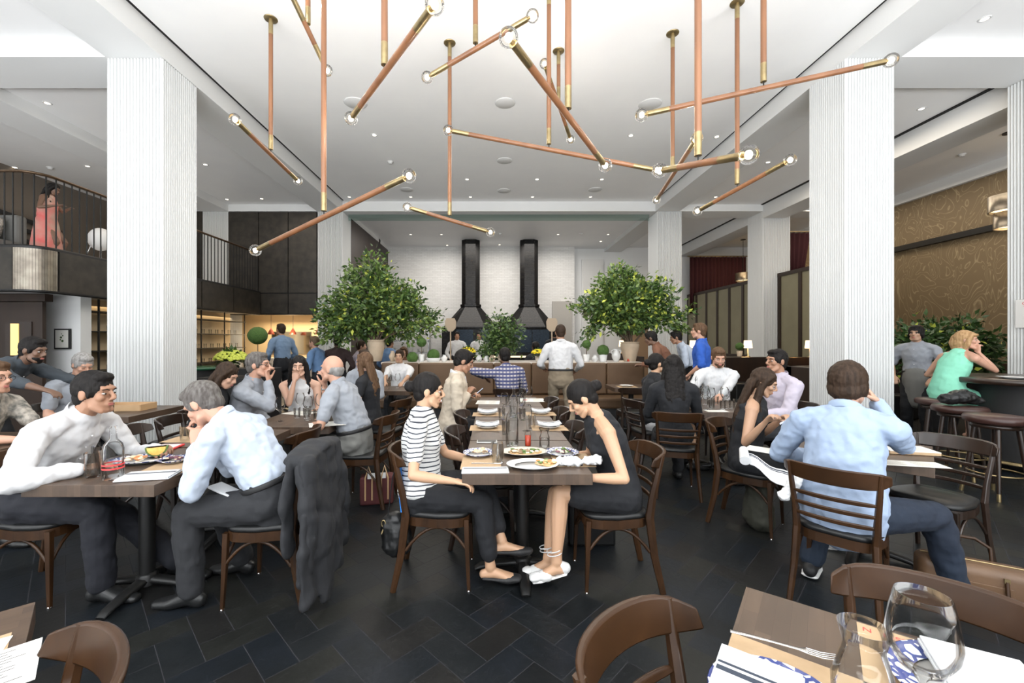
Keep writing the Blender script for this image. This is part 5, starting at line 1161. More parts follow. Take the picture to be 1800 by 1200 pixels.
def wineglass(label, p, s=1.0, group=None, z=TZ, first={}):
    if s in first:
        o = copy_tree(first[s]); o.location = (p[0], p[1], z); o['label'] = label
        if group: o['group'] = group
        return o
    t = thing('wine_glass', label, 'glass', (p[0], p[1], z), 0, group)
    MB().lathe([(.034*s, 0), (.033*s, .002*s), (.006*s, .007*s), (.0042*s, .02*s), (.0042*s, .085*s), (.010*s, .094*s)], n=24).build('stem_and_foot', M['glass'], t)
    MB().lathe([(.006*s, .090*s), (.026*s, .104*s), (.040*s, .130*s), (.043*s, .150*s), (.038*s, .185*s), (.032*s, .212*s), (.0305*s, .212*s), (.036*s, .185*s), (.041*s, .150*s), (.038*s, .131*s), (.024*s, .107*s), (0, .098*s)], n=28, closed=True).build('bowl', M['glass'], t)
    first[s] = t; return t
def bottle(label, p, h=.30, r=.042, red=False, z=TZ, stopper=False):
    t = thing('water_bottle', label, 'bottle', (p[0], p[1], z))
    MB().lathe([(r*.9, 0), (r, .01), (r, h*.55), (r*.85, h*.66), (r*.36, h*.76), (r*.32, h*.95), (r*.38, h*.96), (r*.38, h), (r*.28, h), (r*.26, h*.76), (r*.78, h*.65), (r*.93, h*.54), (r*.93, .014), (0, .014)], n=28).build('glass_wall', M['glass'], t)
    MB().lathe([(r*.91, .015), (r*.91, h*.54), (r*.76, h*.64), (r*.4, h*.70), (0, h*.70)], n=24).build('water', M['water'], t)
    if red:
        for zz_ in (h*.20, h*.27): MB().lathe([(r*1.005, zz_), (r*1.01, zz_+.004), (r*1.005, zz_+.008)], n=28, closed=True).build('red_band', M['redprint'], t)
    if stopper: MB().lathe([(r*.28, h*.9), (r*.3, h+.02), (r*.2, h+.035), (0, h+.035)], n=14).build('stopper', M['steel'], t)
    return t
m_, N, L, B = nmat('blue_patterned_glaze'); B.inputs['Roughness'].default_value = .15
v = coords(N, L); vo = N.new('ShaderNodeTexVoronoi'); vo.inputs['Scale'].default_value = 34; vo.feature = 'DISTANCE_TO_EDGE'; L.new(v, vo.inputs['Vector'])
cr = N.new('ShaderNodeValToRGB'); cr.color_ramp.interpolation = 'CONSTANT'; cr.color_ramp.elements[0].color = (.03, .05, .20, 1); cr.color_ramp.elements[1].position = .13; cr.color_ramp.elements[1].color = (.75, .75, .75, 1); L.new(vo.outputs[0], cr.inputs[0]); L.new(cr.outputs[0], B.inputs['Base Color']); M['bluewhite'] = m_
def plate(label, p, rx, ry=None, rim='bluewhite', m='china', z=TZ, rz=0, nm='dinner_plate'):
    ry = ry or rx; t = thing(nm, label, 'plate', (p[0], p[1], z), rz)
    MB().lathe([(rx*.5, 0), (rx*.60, .004), (rx*.70, .010), (0, .008)], n=36).build('well', M[m], t)
    MB().lathe([(rx*.68, .009), (rx*.97, .020), (rx, .023), (rx*.98, .024), (rx*.68, .0125)], n=36, closed=True).build('rim', M[rim], t)
    for o in KIDS[t.name]: o.scale = (1, ry/rx, 1)
    return t
def food(name, label, p, r, cols, n=26, h=.012, seed=1, z=TZ+.012, flat=.5, base=None, sy=1.0, cat='food'):
    rn = random.Random(seed); t = thing(name, label, cat, (p[0], p[1], z)); 
    if base:
        mb = MB(); pts = [(r*cos(a)*(1+.10*sin(3*a+seed)+.05*sin(7*a)), r*sy*sin(a)*(1+.10*sin(3*a+seed)+.05*sin(7*a))) for a in [2*pi*i/30 for i in range(30)]]
        mb.prism(pts, 0, h*.6).build('crust', base, t)
    for k, c in enumerate(cols):
        mb = MB()
        for i in range(n//len(cols)):
            a = rn.uniform(0, 2*pi); q = r*.88*sqrt(rn.random()); s = rn.uniform(.006, .016)
            mb.ell((q*cos(a), q*sin(a)*sy, h*.5+rn.uniform(0, h)), (s*1.4, s, s*flat), Matrix.Rotation(rn.uniform(0, 3), 3, 'Z'), 7, 5)
        mb.build('topping', c, t)
    return t
F_ = {k: mat('food_'+k, c, .5, col2=d, nscale=40) for k, c, d in (('crust', (.55, .33, .14), (.70, .50, .26)), ('cheese', (.78, .68, .48), (.85, .78, .62)), ('mush', (.20, .12, .06), (.32, .21, .12)), ('green', (.08, .14, .03), (.12, .2, .05)), ('red', (.55, .16, .05), (.65, .28, .10)), ('pasta', (.72, .48, .28), (.80, .60, .42)), ('melon', (.85, .42, .08), (.90, .55, .14)), ('purple', (.10, .03, .06), (.2, .08, .1)))}
def sheetpaper(label, c, w_, d_, rz, z=TZ, m='paper', lines=0, name='menu', thick=.0012, cat='menu'):
    t = thing(name, label, cat, (c[0], c[1], z), rz)
    MB().bx(-w_/2, w_/2, -d_/2, d_/2, 0, thick).build('sheet', M[m], t)
    if lines:
        rn = random.Random(int(w_*1e4)+lines); mb = MB()
        for i in range(lines):
            y = d_/2*.80-i*d_*.80/lines*1.0
            for x0, x1 in ((-.42, -.04), (.04, .42)): mb.bx(x0*w_, (x0+(x1-x0)*rn.uniform(.6, 1))*w_, y-.0011, y+.0011, thick, thick+.0003)
        mb.build('printed_text', M['ink'], t)
    return t
def placemat(label, c, w_, d_, rz, z=TZ, group='kraft paper placemats on the central row'): 
    o = MB().bx(-w_/2, w_/2, -d_/2, d_/2, 0, .0008).build('placemat', M['kraft'], loc=(c[0], c[1], z)); o.rotation_euler.z = rz; return tag(o, label, 'placemat', group)
def napkin(label, c, w_, d_, rz, z=TZ+.022, sag=.02, stripe=True, group=None, h=.012, name='folded_napkin'):
    t = thing(name, label, 'napkin', (c[0], c[1], z), rz, group); n = 12
    def sheet(mb, x0, x1, y0, y1, zo, th):
        vs = []
        for j, y in enumerate((y0, y1)):
            for i in range(n+1):
                x = x0+(x1-x0)*i/n; q = sag*((2*x/w_)**2)
                vs += [(x, y, zo+q), (x, y, zo+q+th)]
        fs = []
        for i in range(n):
            a = 2*i; b = 2*(n+1)+2*i; fs += [(a, b, b+2, a+2), (a+1, a+3, b+3, b+1), (a, a+2, a+3, a+1), (b, b+1, b+3, b+2)]
        fs += [(0, 1, 2*(n+1)+1, 2*(n+1)), (2*n, 2*(n+1)+2*n, 2*(n+1)+2*n+1, 2*n+1)]
        mb.add(vs, fs)
    mb = MB(); sheet(mb, -w_/2, w_/2, -d_/2, d_/2, 0, h*.5); sheet(mb, -w_/2*.97, w_/2*.96, -d_/2*.96, d_/2*.97, h*.5+.001, h*.5); mb.build('linen_fold', M['linen'], t, bevel=.002)
    if stripe:
        mb = MB(); sheet(mb, -w_/2*.92, w_/2*.92, d_*.10, d_*.16, h+.0012, .0006); sheet(mb, -w_/2*.92, w_/2*.92, d_*.20, d_*.23, h+.0012, .0006); mb.build('stripe', M['stripe'], t)
    return t
# --- central row
for k, (px, py, side) in enumerate(((857, 752, 'left'), (857, 728, 'left'), (965, 752, 'right'), (950, 727, 'right'))):
    c = G(px, py); lab = ('second' if py > 740 else 'third')+' table, '+side+' side'
    placemat('kraft placemat on the '+lab+' of the central row', c, .30, .22, 0, group=None)
    plate('small white plate under a folded napkin, '+lab, (c.x, c.y+.0), .095, rim='china', z=TZ+.001, nm='side_plate')
    napkin('folded white napkin on a small plate, '+lab, (c.x, c.y), .20, .12, 0, TZ+.026)
placemat('kraft placemat under the left near plate', G(846, 812), .24, .30, 0, group=None); placemat('kraft placemat under the right near plate', G(1005, 808), .24, .30, 0, group=None)
plate('blue patterned plate with leftovers beside the smiling woman', G(842, 800), .105); food('pasta_leftovers', 'creamy pasta leftovers on the left blue patterned plate', G(842, 800), .055, [F_['cheese'], F_['pasta'], F_['mush']], 24, .016, 3)
plate('blue patterned plate with leftovers before the woman in black', G(988, 799), .11); food('salad_leftovers', 'dark salad leftovers on the right blue patterned plate', G(988, 799), .06, [F_['purple'], F_['cheese'], F_['green']], 22, .012, 5)
plate('speckled oval platter holding a mushroom flatbread', G(921, 798), .155, .105, rim='stoneware', m='stoneware', nm='serving_platter'); food('mushroom_flatbread', 'mushroom topped flatbread on the speckled platter', G(922, 799), .105, [F_['mush'], F_['mush'], F_['cheese'], F_['green']], 60, .014, 8, base=F_['crust'], sy=.5)
plate('large round white plate nearest us with one pizza slice left', G(936, 821), .155, .11, rim='china', nm='serving_platter'); food('pizza_slice', 'last golden pizza slice on the large white plate', G(961, 819), .062, [F_['cheese'], F_['red'], F_['crust'], F_['green']], 50, .014, 12, base=F_['crust'], sy=.75)
tumbler('cut glass water tumbler between the patterned plate and platter', G(875, 812), .12, .042, .6)
napkin('white folded napkin at the near left table edge', G(853, 828), .27, .09, R(2), TZ, 0, True, name='linen_napkin')
# crumpled napkin tied with a dark stripe
o = MB().ctube([(-.10, 0, .025), (-.02, .005, .03), (.03, 0, .022)], [(.028, .028), (.034, .030), (.016, .018)], 12).ctube([(.02, 0, .02), (.07, .01, .035), (.12, .0, .045)], [(.016, .014), (.036, .026), (.050, .022)], 12)
t = thing('crumpled_napkin', 'crumpled white napkin at the near right table corner', 'napkin', G(1016, 819)+V((0, 0, .0))); q = o.build('linen', M['linen'], t); fuse(q, .005, 2, .03, .03)
MB().tube([(.022, .018*cos(a), .022+.020*sin(a)) for a in [2*pi*i/16 for i in range(17)]], .003, 6).build('stripe', M['stripe'], t)
t = thing('mobile_phone', 'phone lying face down at the back of the nearest central table', 'phone', G(856, 777)+V((0, 0, .001))); MB().bx(-.075, .075, -.036, .036, 0, .009).build('case', M['china'], t, bevel=.003); MB().bx(-.068, .068, -.030, .030, .009, .0098).build('screen', M['vinyl'], t)
bottle('tall clear water bottle on the second central table', G(900, 783), .335, .046)
bottle('clear water bottle on the third central table behind the tall one', G(903, 733), .31, .040)
bottle('clear water bottle on the farthest central table', G(918, 712), .30, .038)
t = thing('sauce_bottle', 'small glass bottle of red chilli oil', 'bottle', G(928, 783)+V((0, 0, .001))); MB().lathe([(.022, 0), (.023, .005), (.023, .085), (.010, .115), (.0095, .165), (.011, .17), (0, .17)], n=20).build('glass_wall', M['glass'], t); MB().lathe([(.020, .003), (.0205, .072), (0, .072)], n=18).build('red_oil', M['redliquid'], t)
t = thing('water_carafe', 'waisted glass carafe half full right of the red oil', 'carafe', G(957, 787)+V((0, 0, .001))); MB().lathe([(.033, 0), (.036, .01), (.036, .075), (.026, .10), (.026, .112), (.040, .135), (.038, .135), (.024, .112), (.024, .10), (.034, .074), (.034, .008), (0, .008)], n=24).build('glass_wall', M['glass'], t); MB().lathe([(.033, .009), (.033, .066), (0, .066)], n=20).build('water', M['water'], t)
for px, py, lab in ((926, 757, 'wine glass right of the tall bottle on the second table'), (891, 757, 'wine glass left of the tall bottle on the second table'), (914, 726, 'wine glass right of the bottle on the third table'), (887, 728, 'wine glass left of the bottle on the third table'), (930, 712, 'wine glass among the menus on the farthest central table')): wineglass(lab, G(px, py), 1.02)
for px, py, lab in ((935, 752, 'empty tumbler behind the wine glass on the second table'), (889, 763, 'empty tumbler left of the tall bottle'), (882, 737, 'empty tumbler on the third table, left'), (918, 738, 'empty tumbler on the third table, right'), (893, 714, 'empty tumbler on the farthest central table')): tumbler(lab, G(px, py), .11, .034, 0)
for px, py, w_, lab in ((858, 707, .28, 'open menu at the left of the farthest central table'), (935, 703, .30, 'open menu at the right of the farthest central table')):
    t = sheetpaper(lab, G(px, py), w_, .30, R(-3), lines=10)
o = tag(MB().lathe([(.03, 0), (.03, .0006), (0, .0006)], n=20).build('red_stamp', M['redprint'], loc=G(923, 703)+V((0, 0, .003))), 'small red round stamp on the right hand menu', 'stamp')
def fork(label, p, rz, L_=.19, z=TZ, tilt=0):
    t = thing('fork', label, 'fork', (p[0], p[1], z), rz); s = L_/.19
    MB().tube([(-.095*s, 0, .004), (-.06*s, 0, .005), (-.01*s, 0, .004), (.03*s, 0, .003), (.045*s, 0, .004)], [(.006*s, .002), (.0055*s, .002), (.0035*s, .002), (.004*s, .002), (.011*s, .0016)], 8, side=(0, 1, 0)).build('handle', M['steel'], t)
    for k in range(4): y = (-.009+.006*k)*s; MB().tube([(.045*s, y, .004), (.07*s, y, .002), (.095*s, y, .006)], [.0017*s, .0016*s, .0009*s], 6).build('tine', M['steel'], t)
    return t
fork('fork on the placemat beside the cut glass tumbler', G(856, 815), 0)
# --- left front table
bottle('clear water bottle with two red bands on the left table', G(199, 841), .285, .048, red=True)
tumbler('water tumbler in front of the bottle with red bands', G(163, 838), .135, .038, .55); tumbler('second water tumbler behind the first on the left table', G(174, 822), .13, .036, 0)
plate('oval blue patterned platter with pink pasta and a melon wedge', G(248, 812), .17, .11, rz=R(12), nm='serving_platter'); food('pasta_salad', 'pink pasta salad on the oval platter', G(239, 815), .055, [F_['pasta'], F_['cheese'], F_['red']], 40, .02, 4)
t = thing('melon_wedge', 'green rinded orange melon wedge on the oval platter', 'fruit', G(276, 806)+V((0, 0, .025)), R(30)); mb = MB(); n = 12
for (rr, k) in ((.058, 0), (.048, 1)):
    pts = [(rr*cos(a), rr*sin(a)) for a in [pi*i/n for i in range(n+1)]]
    vs = [(x, -.004-.022*k*0, y*.0+0) for x, y in pts]
    mb2 = MB(); up = [V((x, 0, y+.0)) for x, y in pts]; a1 = [p_+V((0, .022, 0)) for p_ in up]; a2 = [p_-V((0, .022, 0)) for p_ in up]; m2 = len(up)
    cut = 1 if k else 0
    mb2.add(a1+a2, [(i, i+1, m2+i+1, m2+i) for i in range(m2-1)]+[tuple(range(m2)), tuple(range(2*m2-1, m2-1, -1)), (0, m2, 2*m2-1, m2-1)])
    o = mb2.build('rind' if not k else 'flesh', F_['green'] if not k else F_['melon'], t); o.rotation_euler = (0, pi, 0); o.location = (0, -.002*k, .052)
    if k: o.scale = (1, 1.12, 1)
plate('small blue patterned plate before the man in the light blue shirt', G(306, 812), .085); food('crumbed_morsels', 'crumbed morsels on the small patterned plate', G(306, 812), .045, [F_['pasta'], F_['purple']], 16, .014, 9)
placemat('kraft placemat under the small patterned plate at left', G(300, 822), .26, .22, R(8), group=None)
napkin('white napkin with fine stripes spread at the left table corner', G(262, 838), .26, .15, R(12), TZ+.002, 0, True, name='linen_napkin')
t = thing('tablet_order_pad', 'red cased tablet with a blank white screen', 'tablet', G(280, 788)+V((0, 0, .001)), R(8)); MB().bx(-.125, .125, -.075, .075, 0, .012).build('case', M['redprint'], t, bevel=.004); MB().bx(-.11, .11, -.062, .062, .012, .0128).build('screen', M['white'], t)
t = thing('cutlery_roll', 'napkin wrapped cutlery at the left table edge', 'napkin', G(95, 838)+V((0, 0, .001)), R(6)); MB().bx(-.10, .10, -.035, .035, 0, .012).build('linen_fold', M['linen'], t, bevel=.004); MB().tube([(-.09, 0, .015), (.04, .01, .016)], [(.003, .002), (.009, .002)], 6, side=(0, 1, 0)).build('knife', M['steel'], t)
tumbler('tumbler raised on the table behind the hunched man', G(325, 775), .11, .036, 0); placemat('kraft placemat on the table behind the two men in shirts', G(330, 772), .28, .2, 0, group=None)
# --- small table by left column
t = thing('serving_tray', 'light wooden box tray on the small table by the left column', 'tray', (-4.0+.03, 4.62, .752), R(4)); MB().bx(-.22, .22, -.12, .12, 0, .012).build('tray_base', M['boardwood'], t)
for s in (-1, 1): MB().bx(-.22, .22, s*.12-.006, s*.12+.006, 0, .065).build('tray_side', M['boardwood'], t); MB().bx(s*.22-.006, s*.22+.006, -.12, .12, 0, .065).build('tray_end', M['boardwood'], t)
tumbler('cut tumbler beside the light wooden tray', G(193, 727), .11, .038, .3); wineglass('wine glass behind the cut tumbler by the left column', G(180, 722), 1.0)
# --- group table at left
rn = random.Random(5)
for k, (x, y) in enumerate(((-1.98, 3.95), (-1.75, 4.02), (-1.72, 4.22), (-1.60, 4.35), (-1.95, 4.30))): wineglass('wine glass on the table of four at left', (x, y), 1.04, 'wine glasses on the table of four at left')
for k, (x, y) in enumerate(((-1.80, 4.10), (-1.68, 4.05), (-1.85, 4.25), (-1.62, 4.18), (-1.90, 4.12), (-1.55, 4.28))): tumbler('tumbler on the table of four at left', (x, y), .10, .033, .5, 'tumblers on the table of four at left')
sheetpaper('white paper napkin before the bald man', G(575, 745), .30, .22, R(25), lines=0, name='paper_napkin', cat='napkin'); sheetpaper('white menu before the man in the grey shirt', (-2.0, 4.40), .30, .2, R(-20), lines=6)
# --- table of glasses at right
for k, (x, y) in enumerate(((2.30, 4.62), (2.42, 4.75), (2.55, 4.70), (2.36, 4.9), (2.62, 4.85), (2.48, 5.0))): wineglass('wine glass crowded on the bearded man\'s table', (x, y), 1.04, 'wine glasses on the bearded man\'s table')
for k, (x, y) in enumerate(((2.28, 4.75), (2.38, 4.66), (2.48, 4.62), (2.60, 4.66), (2.32, 4.86), (2.46, 4.86), (2.58, 4.96), (2.70, 4.75))): tumbler('tumbler crowded on the bearded man\'s table', (x, y), .10, .033, .5, 'tumblers on the bearded man\'s table')
bottle('clear bottle standing among glasses on the bearded man\'s table', (2.38, 5.02), .30, .036, stopper=True)
sheetpaper('white paper at the near edge of the bearded man\'s table', (2.36, 4.53), .22, .12, 0, name='paper_napkin', cat='napkin')
# --- right front table
rt_ = R(-45)
sheetpaper('blank paper under the left elbow of the man in pale blue', G(1350, 792), .26, .16, rt_, name='paper_menu')
sheetpaper('long printed paper menu under the right elbow of the man in pale blue', G(1600, 815), .34, .13, rt_+R(32), lines=8, name='paper_menu')
t = thing('menu_booklet', 'stacked cream menu booklet with text at the right table', 'menu', G(1592, 794)+V((0, 0, .003)), rt_+R(32)); MB().bx(-.14, .14, -.09, .09, 0, .018).build('cover', M['kraft'], t); MB().bx(-.14, .14, -.09, .09, .018, .022).build('page', M['paper'], t)
mb = MB(); [mb.bx(x0, x0+rn.uniform(.08, .11), -.07+.016*i, -.068+.016*i, .022, .0223) for i in range(9) for x0 in (-.125, .01)]; mb.build('printed_text', M['ink'], t)
# long striped napkin trailing off the corner, rolled at its end
t = thing('striped_cloth', 'long white cloth with black stripes trailing off the right table toward the phone user', 'napkin', P(1350, 815, 2.75)); O = V(t.location)
mb = MB(); a = P(1312, 795, 2.9)-O; b = P(1400, 838, 2.55)-O; a2 = P(1318, 815, 2.78)-O; b2 = P(1396, 868, 2.48)-O
def strip(mb, f0, f1, zo):
    n = 8; vs = []
    for i in range(n+1):
        u_ = i/n; pa = mixv(a, b, u_); pb = mixv(a2, b2, u_); s_ = V((0, 0, .012*sin(u_*9)))
        for f in (f0, f1): vs.append(mixv(pa, pb, f)+s_+V((0, 0, zo)))
        for f in (f0, f1): vs.append(mixv(pa, pb, f)+s_+V((0, 0, zo-.004)))
    fs = []
    for i in range(n): k = i*4; fs += [(k, k+4, k+5, k+1), (k+2, k+3, k+7, k+6), (k, k+2, k+6, k+4), (k+1, k+5, k+7, k+3)]
    fs += [(0, 1, 3, 2), (n*4, n*4+2, n*4+3, n*4+1)]; mb.add(vs, fs, False)
strip(mb, 0, 1, 0); mb.build('linen', M['linen'], t); mb = MB(); strip(mb, .10, .16, .002); strip(mb, .22, .25, .002); mb.build('stripe', M['stripe'], t)
MB().tube([a+V((-.02, 0, .02)), a2+V((-.03, 0, .02))], [.026, .032], 16).build('rolled_end', M['linen'], t)
o = MB().ctube([P(1402, 838, 2.5), P(1388, 862, 2.48), P(1376, 872, 2.47)], [(.03, .03), (.034, .03), (.03, .026)], 12); q = o.build('hanging_napkin', M['linen']); fuse(q, .005, 2, .02, .03); tag(q, 'rolled white napkin hanging beside the slat back chair', 'napkin')
# --- banquette small tables, bar table
c = V((2.25, 6.95, .75)); placemat('kraft placemat on the small right banquette table', (2.15, 6.9), .3, .25, 0, group=None); plate('white plate on the small right banquette table', (2.15, 6.92), .11, rim='china')
tumbler('tumbler on the small right banquette table', (2.40, 6.85), .11, .034, .4); tumbler('taller tumbler on the small right banquette table', (2.52, 6.95), .13, .034, 0)
wineglass('wine glass before the young man in white', (-1.62, 6.6), 1.05); wineglass('second wine glass before the young man in white', (-1.52, 6.75), 1.05)
for k, (x, y) in enumerate(((6.0, 4.52), (6.12, 4.62), (6.2, 4.5), (6.3, 4.62))): tumbler('tumbler on the round bar table', (x, y), .11, .034, .4, 'tumblers on the round bar table', z=1.066)
plate('plate with cutlery before the woman in mint', (5.86, 4.82), .13, rim='china', z=1.067); sheetpaper('folded paper on the round bar table', (5.98, 4.62), .3, .16, R(20), z=1.068, name='paper_menu')
# --- cropped lower right table setting
fx = cr_+V((0, 0, .75)); rz_ = math.atan2(u2.y, u2.x)
def T(a, b): q = cr_+u2*a+u1*b; return (q.x, q.y)
placemat('kraft placemat in the lower right corner', T(.155, .47), .30, .42, rz_, group=None)
plate('navy scalloped plate under the striped napkin, lower right', T(.12, .47), .13, z=TZ+.001)
napkin('white napkin with dark blue stripes on the lower right plate', T(.08, .50), .16, .24, rz_, TZ+.027, 0, True, name='linen_napkin', h=.014)
fork('steel fork resting across the lower right napkin', T(.105, .29), rz_+R(12), .21, TZ+.03)
t = thing('glass_carafe', 'waisted empty glass carafe in the lower right corner', 'carafe', (*T(.251, .366), TZ)); MB().lathe([(.045, 0), (.052, .01), (.054, .06), (.040, .11), (.034, .135), (.044, .175), (.0425, .175), (.032, .135), (.038, .11), (.052, .06), (.050, .012), (0, .012)], n=36).build('glass_wall', M['glass'], t)
wineglass('large stemless looking wine glass dominating the lower right corner', T(.335, .37), 1.28)
pm_ = placemat('kraft placemat with red print behind the carafe', T(.47, .16), .44, .30, rz_, group=None)
for k, s_ in enumerate(('N', 'KISS')):
    q = T(.255+.04*k, .045); o = text(s_, .026, (q[0], q[1], TZ+.0012), (0, 0, rz_), M['redprint'], None, 'red_lettering', .0002); o.parent = pm_; o.matrix_parent_inverse = Matrix.LocRotScale(pm_.location, pm_.rotation_euler, None).inverted()
plate('navy patterned plate under the big white napkin', T(.44, .18), .15, z=TZ+.001); napkin('big plain white napkin folded on the navy patterned plate', T(.46, .17), .17, .24, rz_+R(8), TZ+.027, 0, False, name='linen_napkin', h=.016)
# --- cropped lower left menus
a_l = math.atan2(v1.y, v1.x)
def TL(a, b): q = cl+v1*a+v2*b; return (q.x, q.y)
sheetpaper('printed cream menu in the lower left corner', TL(.33, .10), .26, .18, a_l+R(90), TZ+.004, lines=12); sheetpaper('second printed menu behind it in the lower left corner', TL(.24, .16), .24, .18, a_l+R(80), TZ+.001, lines=12)
placemat('kraft placemat under the menus in the lower left corner', TL(.26, .10), .22, .14, a_l, TZ, group=None)
# ================================================================ bags, jacket, phones
# jacket draped over the chair back
t = thing('suit_jacket', 'dark grey suit jacket draped over the chair back and hanging to the floor', 'jacket', (-1.06, 2.53, 0))
mb = MB()
mb.ctube([(-.01, -.20, .84), (-.0, 0, .875), (-.01, .20, .84)], [(.085, .04)]*3, 12, side=(1, 0, 0))
for (y0, y1, zb, xo, w_) in ((-.19, -.24, .12, .05, .10), (-.07, -.10, .07, .085, .09), (.06, .06, .14, .08, .09), (.18, .20, .20, .05, .08)):
    mb.ctube([(.045, y0, .84), (.065, y0*1.05, .62), (xo+.02, y1, .38), (xo+.03, y1*1.05, zb)], [(w_*.9, .036), (w_, .030), (w_*1.1, .03), (w_*1.0, .028)], 12, side=(0, 1, 0))
mb.ctube([(-.04, -.20, .84), (-.06, -.22, .6), (-.05, -.23, .35)], [(.06, .022), (.065, .025), (.055, .02)], 10, side=(0, 1, 0))
q = mb.build('jacket_body', CL['charcoal'], t); fuse(q, .009, 4, .03, .12)
for y, zb, nm in ((-.245, .22, 'sleeve'), (.245, .33, 'sleeve')):
    mb = MB().ctube([(.02, y*.85, .80), (.065, y*1.02, .62), (.075, y*1.08, .44), (.055, y*1.1, zb)], [(.052, .04), (.055, .045), (.050, .042), (.044, .036)], 12, side=(0, 1, 0)); q = mb.build(nm, CL['charcoal'], t); fuse(q, .008, 3, .02, .09)
t = thing('folded_napkin', 'white napkin laid over the thigh of the man in light blue', 'napkin', pp['bluefront']['hip']*.45+pp['bluefront']['KL']*.55+V((0, 0, .10)), R(-20)); q = MB().box((0, -.02, 0), (.17, .09, .012), M=Matrix.Rotation(R(12), 3, 'Y')).build('linen_fold', M['linen'], t, bevel=.004)
# shoulder bag hanging at the striped woman's chair
t = thing('shoulder_bag', 'small black shoulder bag with brass clasp hanging from the striped woman\'s chair', 'bag', (-.60, 2.66, .30))
q = MB().ctube([(-.02, 0, .06), (.0, 0, -.06)], [(.07, .09), (.085, .10)], 10, side=(0, 1, 0)).build('pouch', M['vinyl'], t); fuse(q, .007, 2, .012, .05)
MB().tube([(-.06, -.02, .08), (-.03, .0, .35), (.02, .0, .50)], .004, 6).build('strap', M['vinyl'], t); MB().tube([(-.075+.012*cos(a), -.05, .08+.02*sin(a)) for a in [2*pi*i/14 for i in range(15)]], .004, 6).build('brass_clasp', M['brass'], t); MB().tube([(-.07, -.05, .06), (-.085, -.06, .02)], .005, 6).build('brass_hook', M['brass'], t)
o = MB().box((0, 0, 0), (.012, .09, .26), M=Matrix.Rotation(R(-6), 3, 'Y')).build('blue_folder', mat('bright_blue', (.01, .22, .72), .5), loc=(-.565, 2.60, .60)); tag(o, 'bright blue folder tucked behind the smiling woman\'s back', 'folder')
# leather duffel at right
t = thing('leather_duffel', 'brown leather travel bag standing on the floor at right', 'bag', (2.72, 2.42, 0), R(-32))
q = MB().ctube([(-.22, 0, .12), (-.20, 0, .19), (-.16, 0, .22)], [.09]*3, 8); q = MB().box((0, 0, .125), (.48, .17, .25)); q = q.build('bag_body', mat('tan_leather', (.13, .070, .034), .5, 0, col2=(.09, .048, .024), nscale=5, bump=.2, bscale=20), t, bevel=.05); q.modifiers['bevel'].segments = 5
for p_ in q.data.polygons: p_.use_smooth = True
lea = q.data.materials[0]
for y in (-.088, .088): MB().tube([(-.10, y, .20), (-.10, y*1.25, .10) if y < 0 else (-.10, y, .3), (-.04, y*1.35, .045 if y < 0 else .34), (.04, y*1.35, .045 if y < 0 else .34), (.10, y*1.25, .10 if y < 0 else .3), (.10, y, .20)], .009, 8).build('handle', M['chairwood'], t)
MB().tube([(-.22, 0, .252), (.22, 0, .252)], .004, 6).build('zipper', M['brass'], t)
for x in (-.10, .10): MB().box((x, -.09, .205), (.022, .008, .022)).build('buckle', M['brass'], t)
MB().box((0, -.087, .10), (.26, .006, .13)).build('front_pocket', lea, t, bevel=.003)
t = thing('tote_bag', 'maroon and cream patterned tote under the bald man\'s chair', 'bag', (-1.08, 3.95, 0), R(12)); MB().box((0, 0, .13), (.30, .14, .26)).build('tote_body', mat('maroon', (.06, .01, .012), .8, col2=(.09, .02, .02), nscale=5), t, bevel=.02)
for x in (-.07, .07): MB().tube([(x-.03, -.072, .05), (x-.03, -.075, .25), (x, -.075, .36), (x+.03, -.075, .25), (x+.03, -.072, .05)], .008, 6).build('cream_strap', M['boardwood'], t)
MB().box((.0, -.073, .27), (.16, .01, .05)).build('paper_edge', M['white'], t)
o = MB().ctube([(0, 0, .08), (0, 0, .30)], [(.16, .10), (.13, .08)], 12).build('rucksack', mat('dark_olive', (.035, .036, .026), .8), loc=(2.12, 3.42, 0)); fuse(o, .01, 3, .02, .08); tag(o, 'dark olive rucksack under the phone user\'s chair', 'bag')
o = MB().ctube([(-.16, 0, .06), (0, 0, .10), (.17, 0, .05)], [(.07, .06), (.10, .08), (.06, .05)], 12, side=(0, 1, 0)).build('handbag', M['vinyl'], loc=(5.15, 4.70, .79)); fuse(o, .008, 3, .03, .06); tag(o, 'soft black handbag slumped on the middle bar stool', 'bag')
o = MB().box((0, 0, .16), (.34, .10, .32)).build('briefcase', M['vinyl'], loc=(.72, 3.15, 0), bevel=.02); tag(o, 'black work bag on the floor behind the woman in black', 'bag')
def phone(label, p, d, tilt=40, lit=False):
    t = thing('mobile_phone', label, 'phone', p, d); Mx = Matrix.Rotation(R(tilt), 3, 'X'); MB().box((0, 0, 0), (.07, .145, .008), M=Mx).build('case', M['black'], t, bevel=.002); MB().box(Mx@V((0, 0, .0045)), (.064, .135, .001), M=Mx).build('screen', emit('phone_screen', (.7, .8, 1), 1.0 if lit else .3), t)
p_ = pp['phone']; phone('dark phone held by the woman with long hair', (p_['WL']+p_['WR'])/2+p_['hf']*.0+p_['f']*.10+V((0, 0, .02)), R(-122), 35, True)
p_ = pp['blazer']; phone('phone held by the man in the beige blazer', (p_['WL']+p_['WR'])/2+p_['f']*.10+V((0, 0, .03)), R(-90), 40)
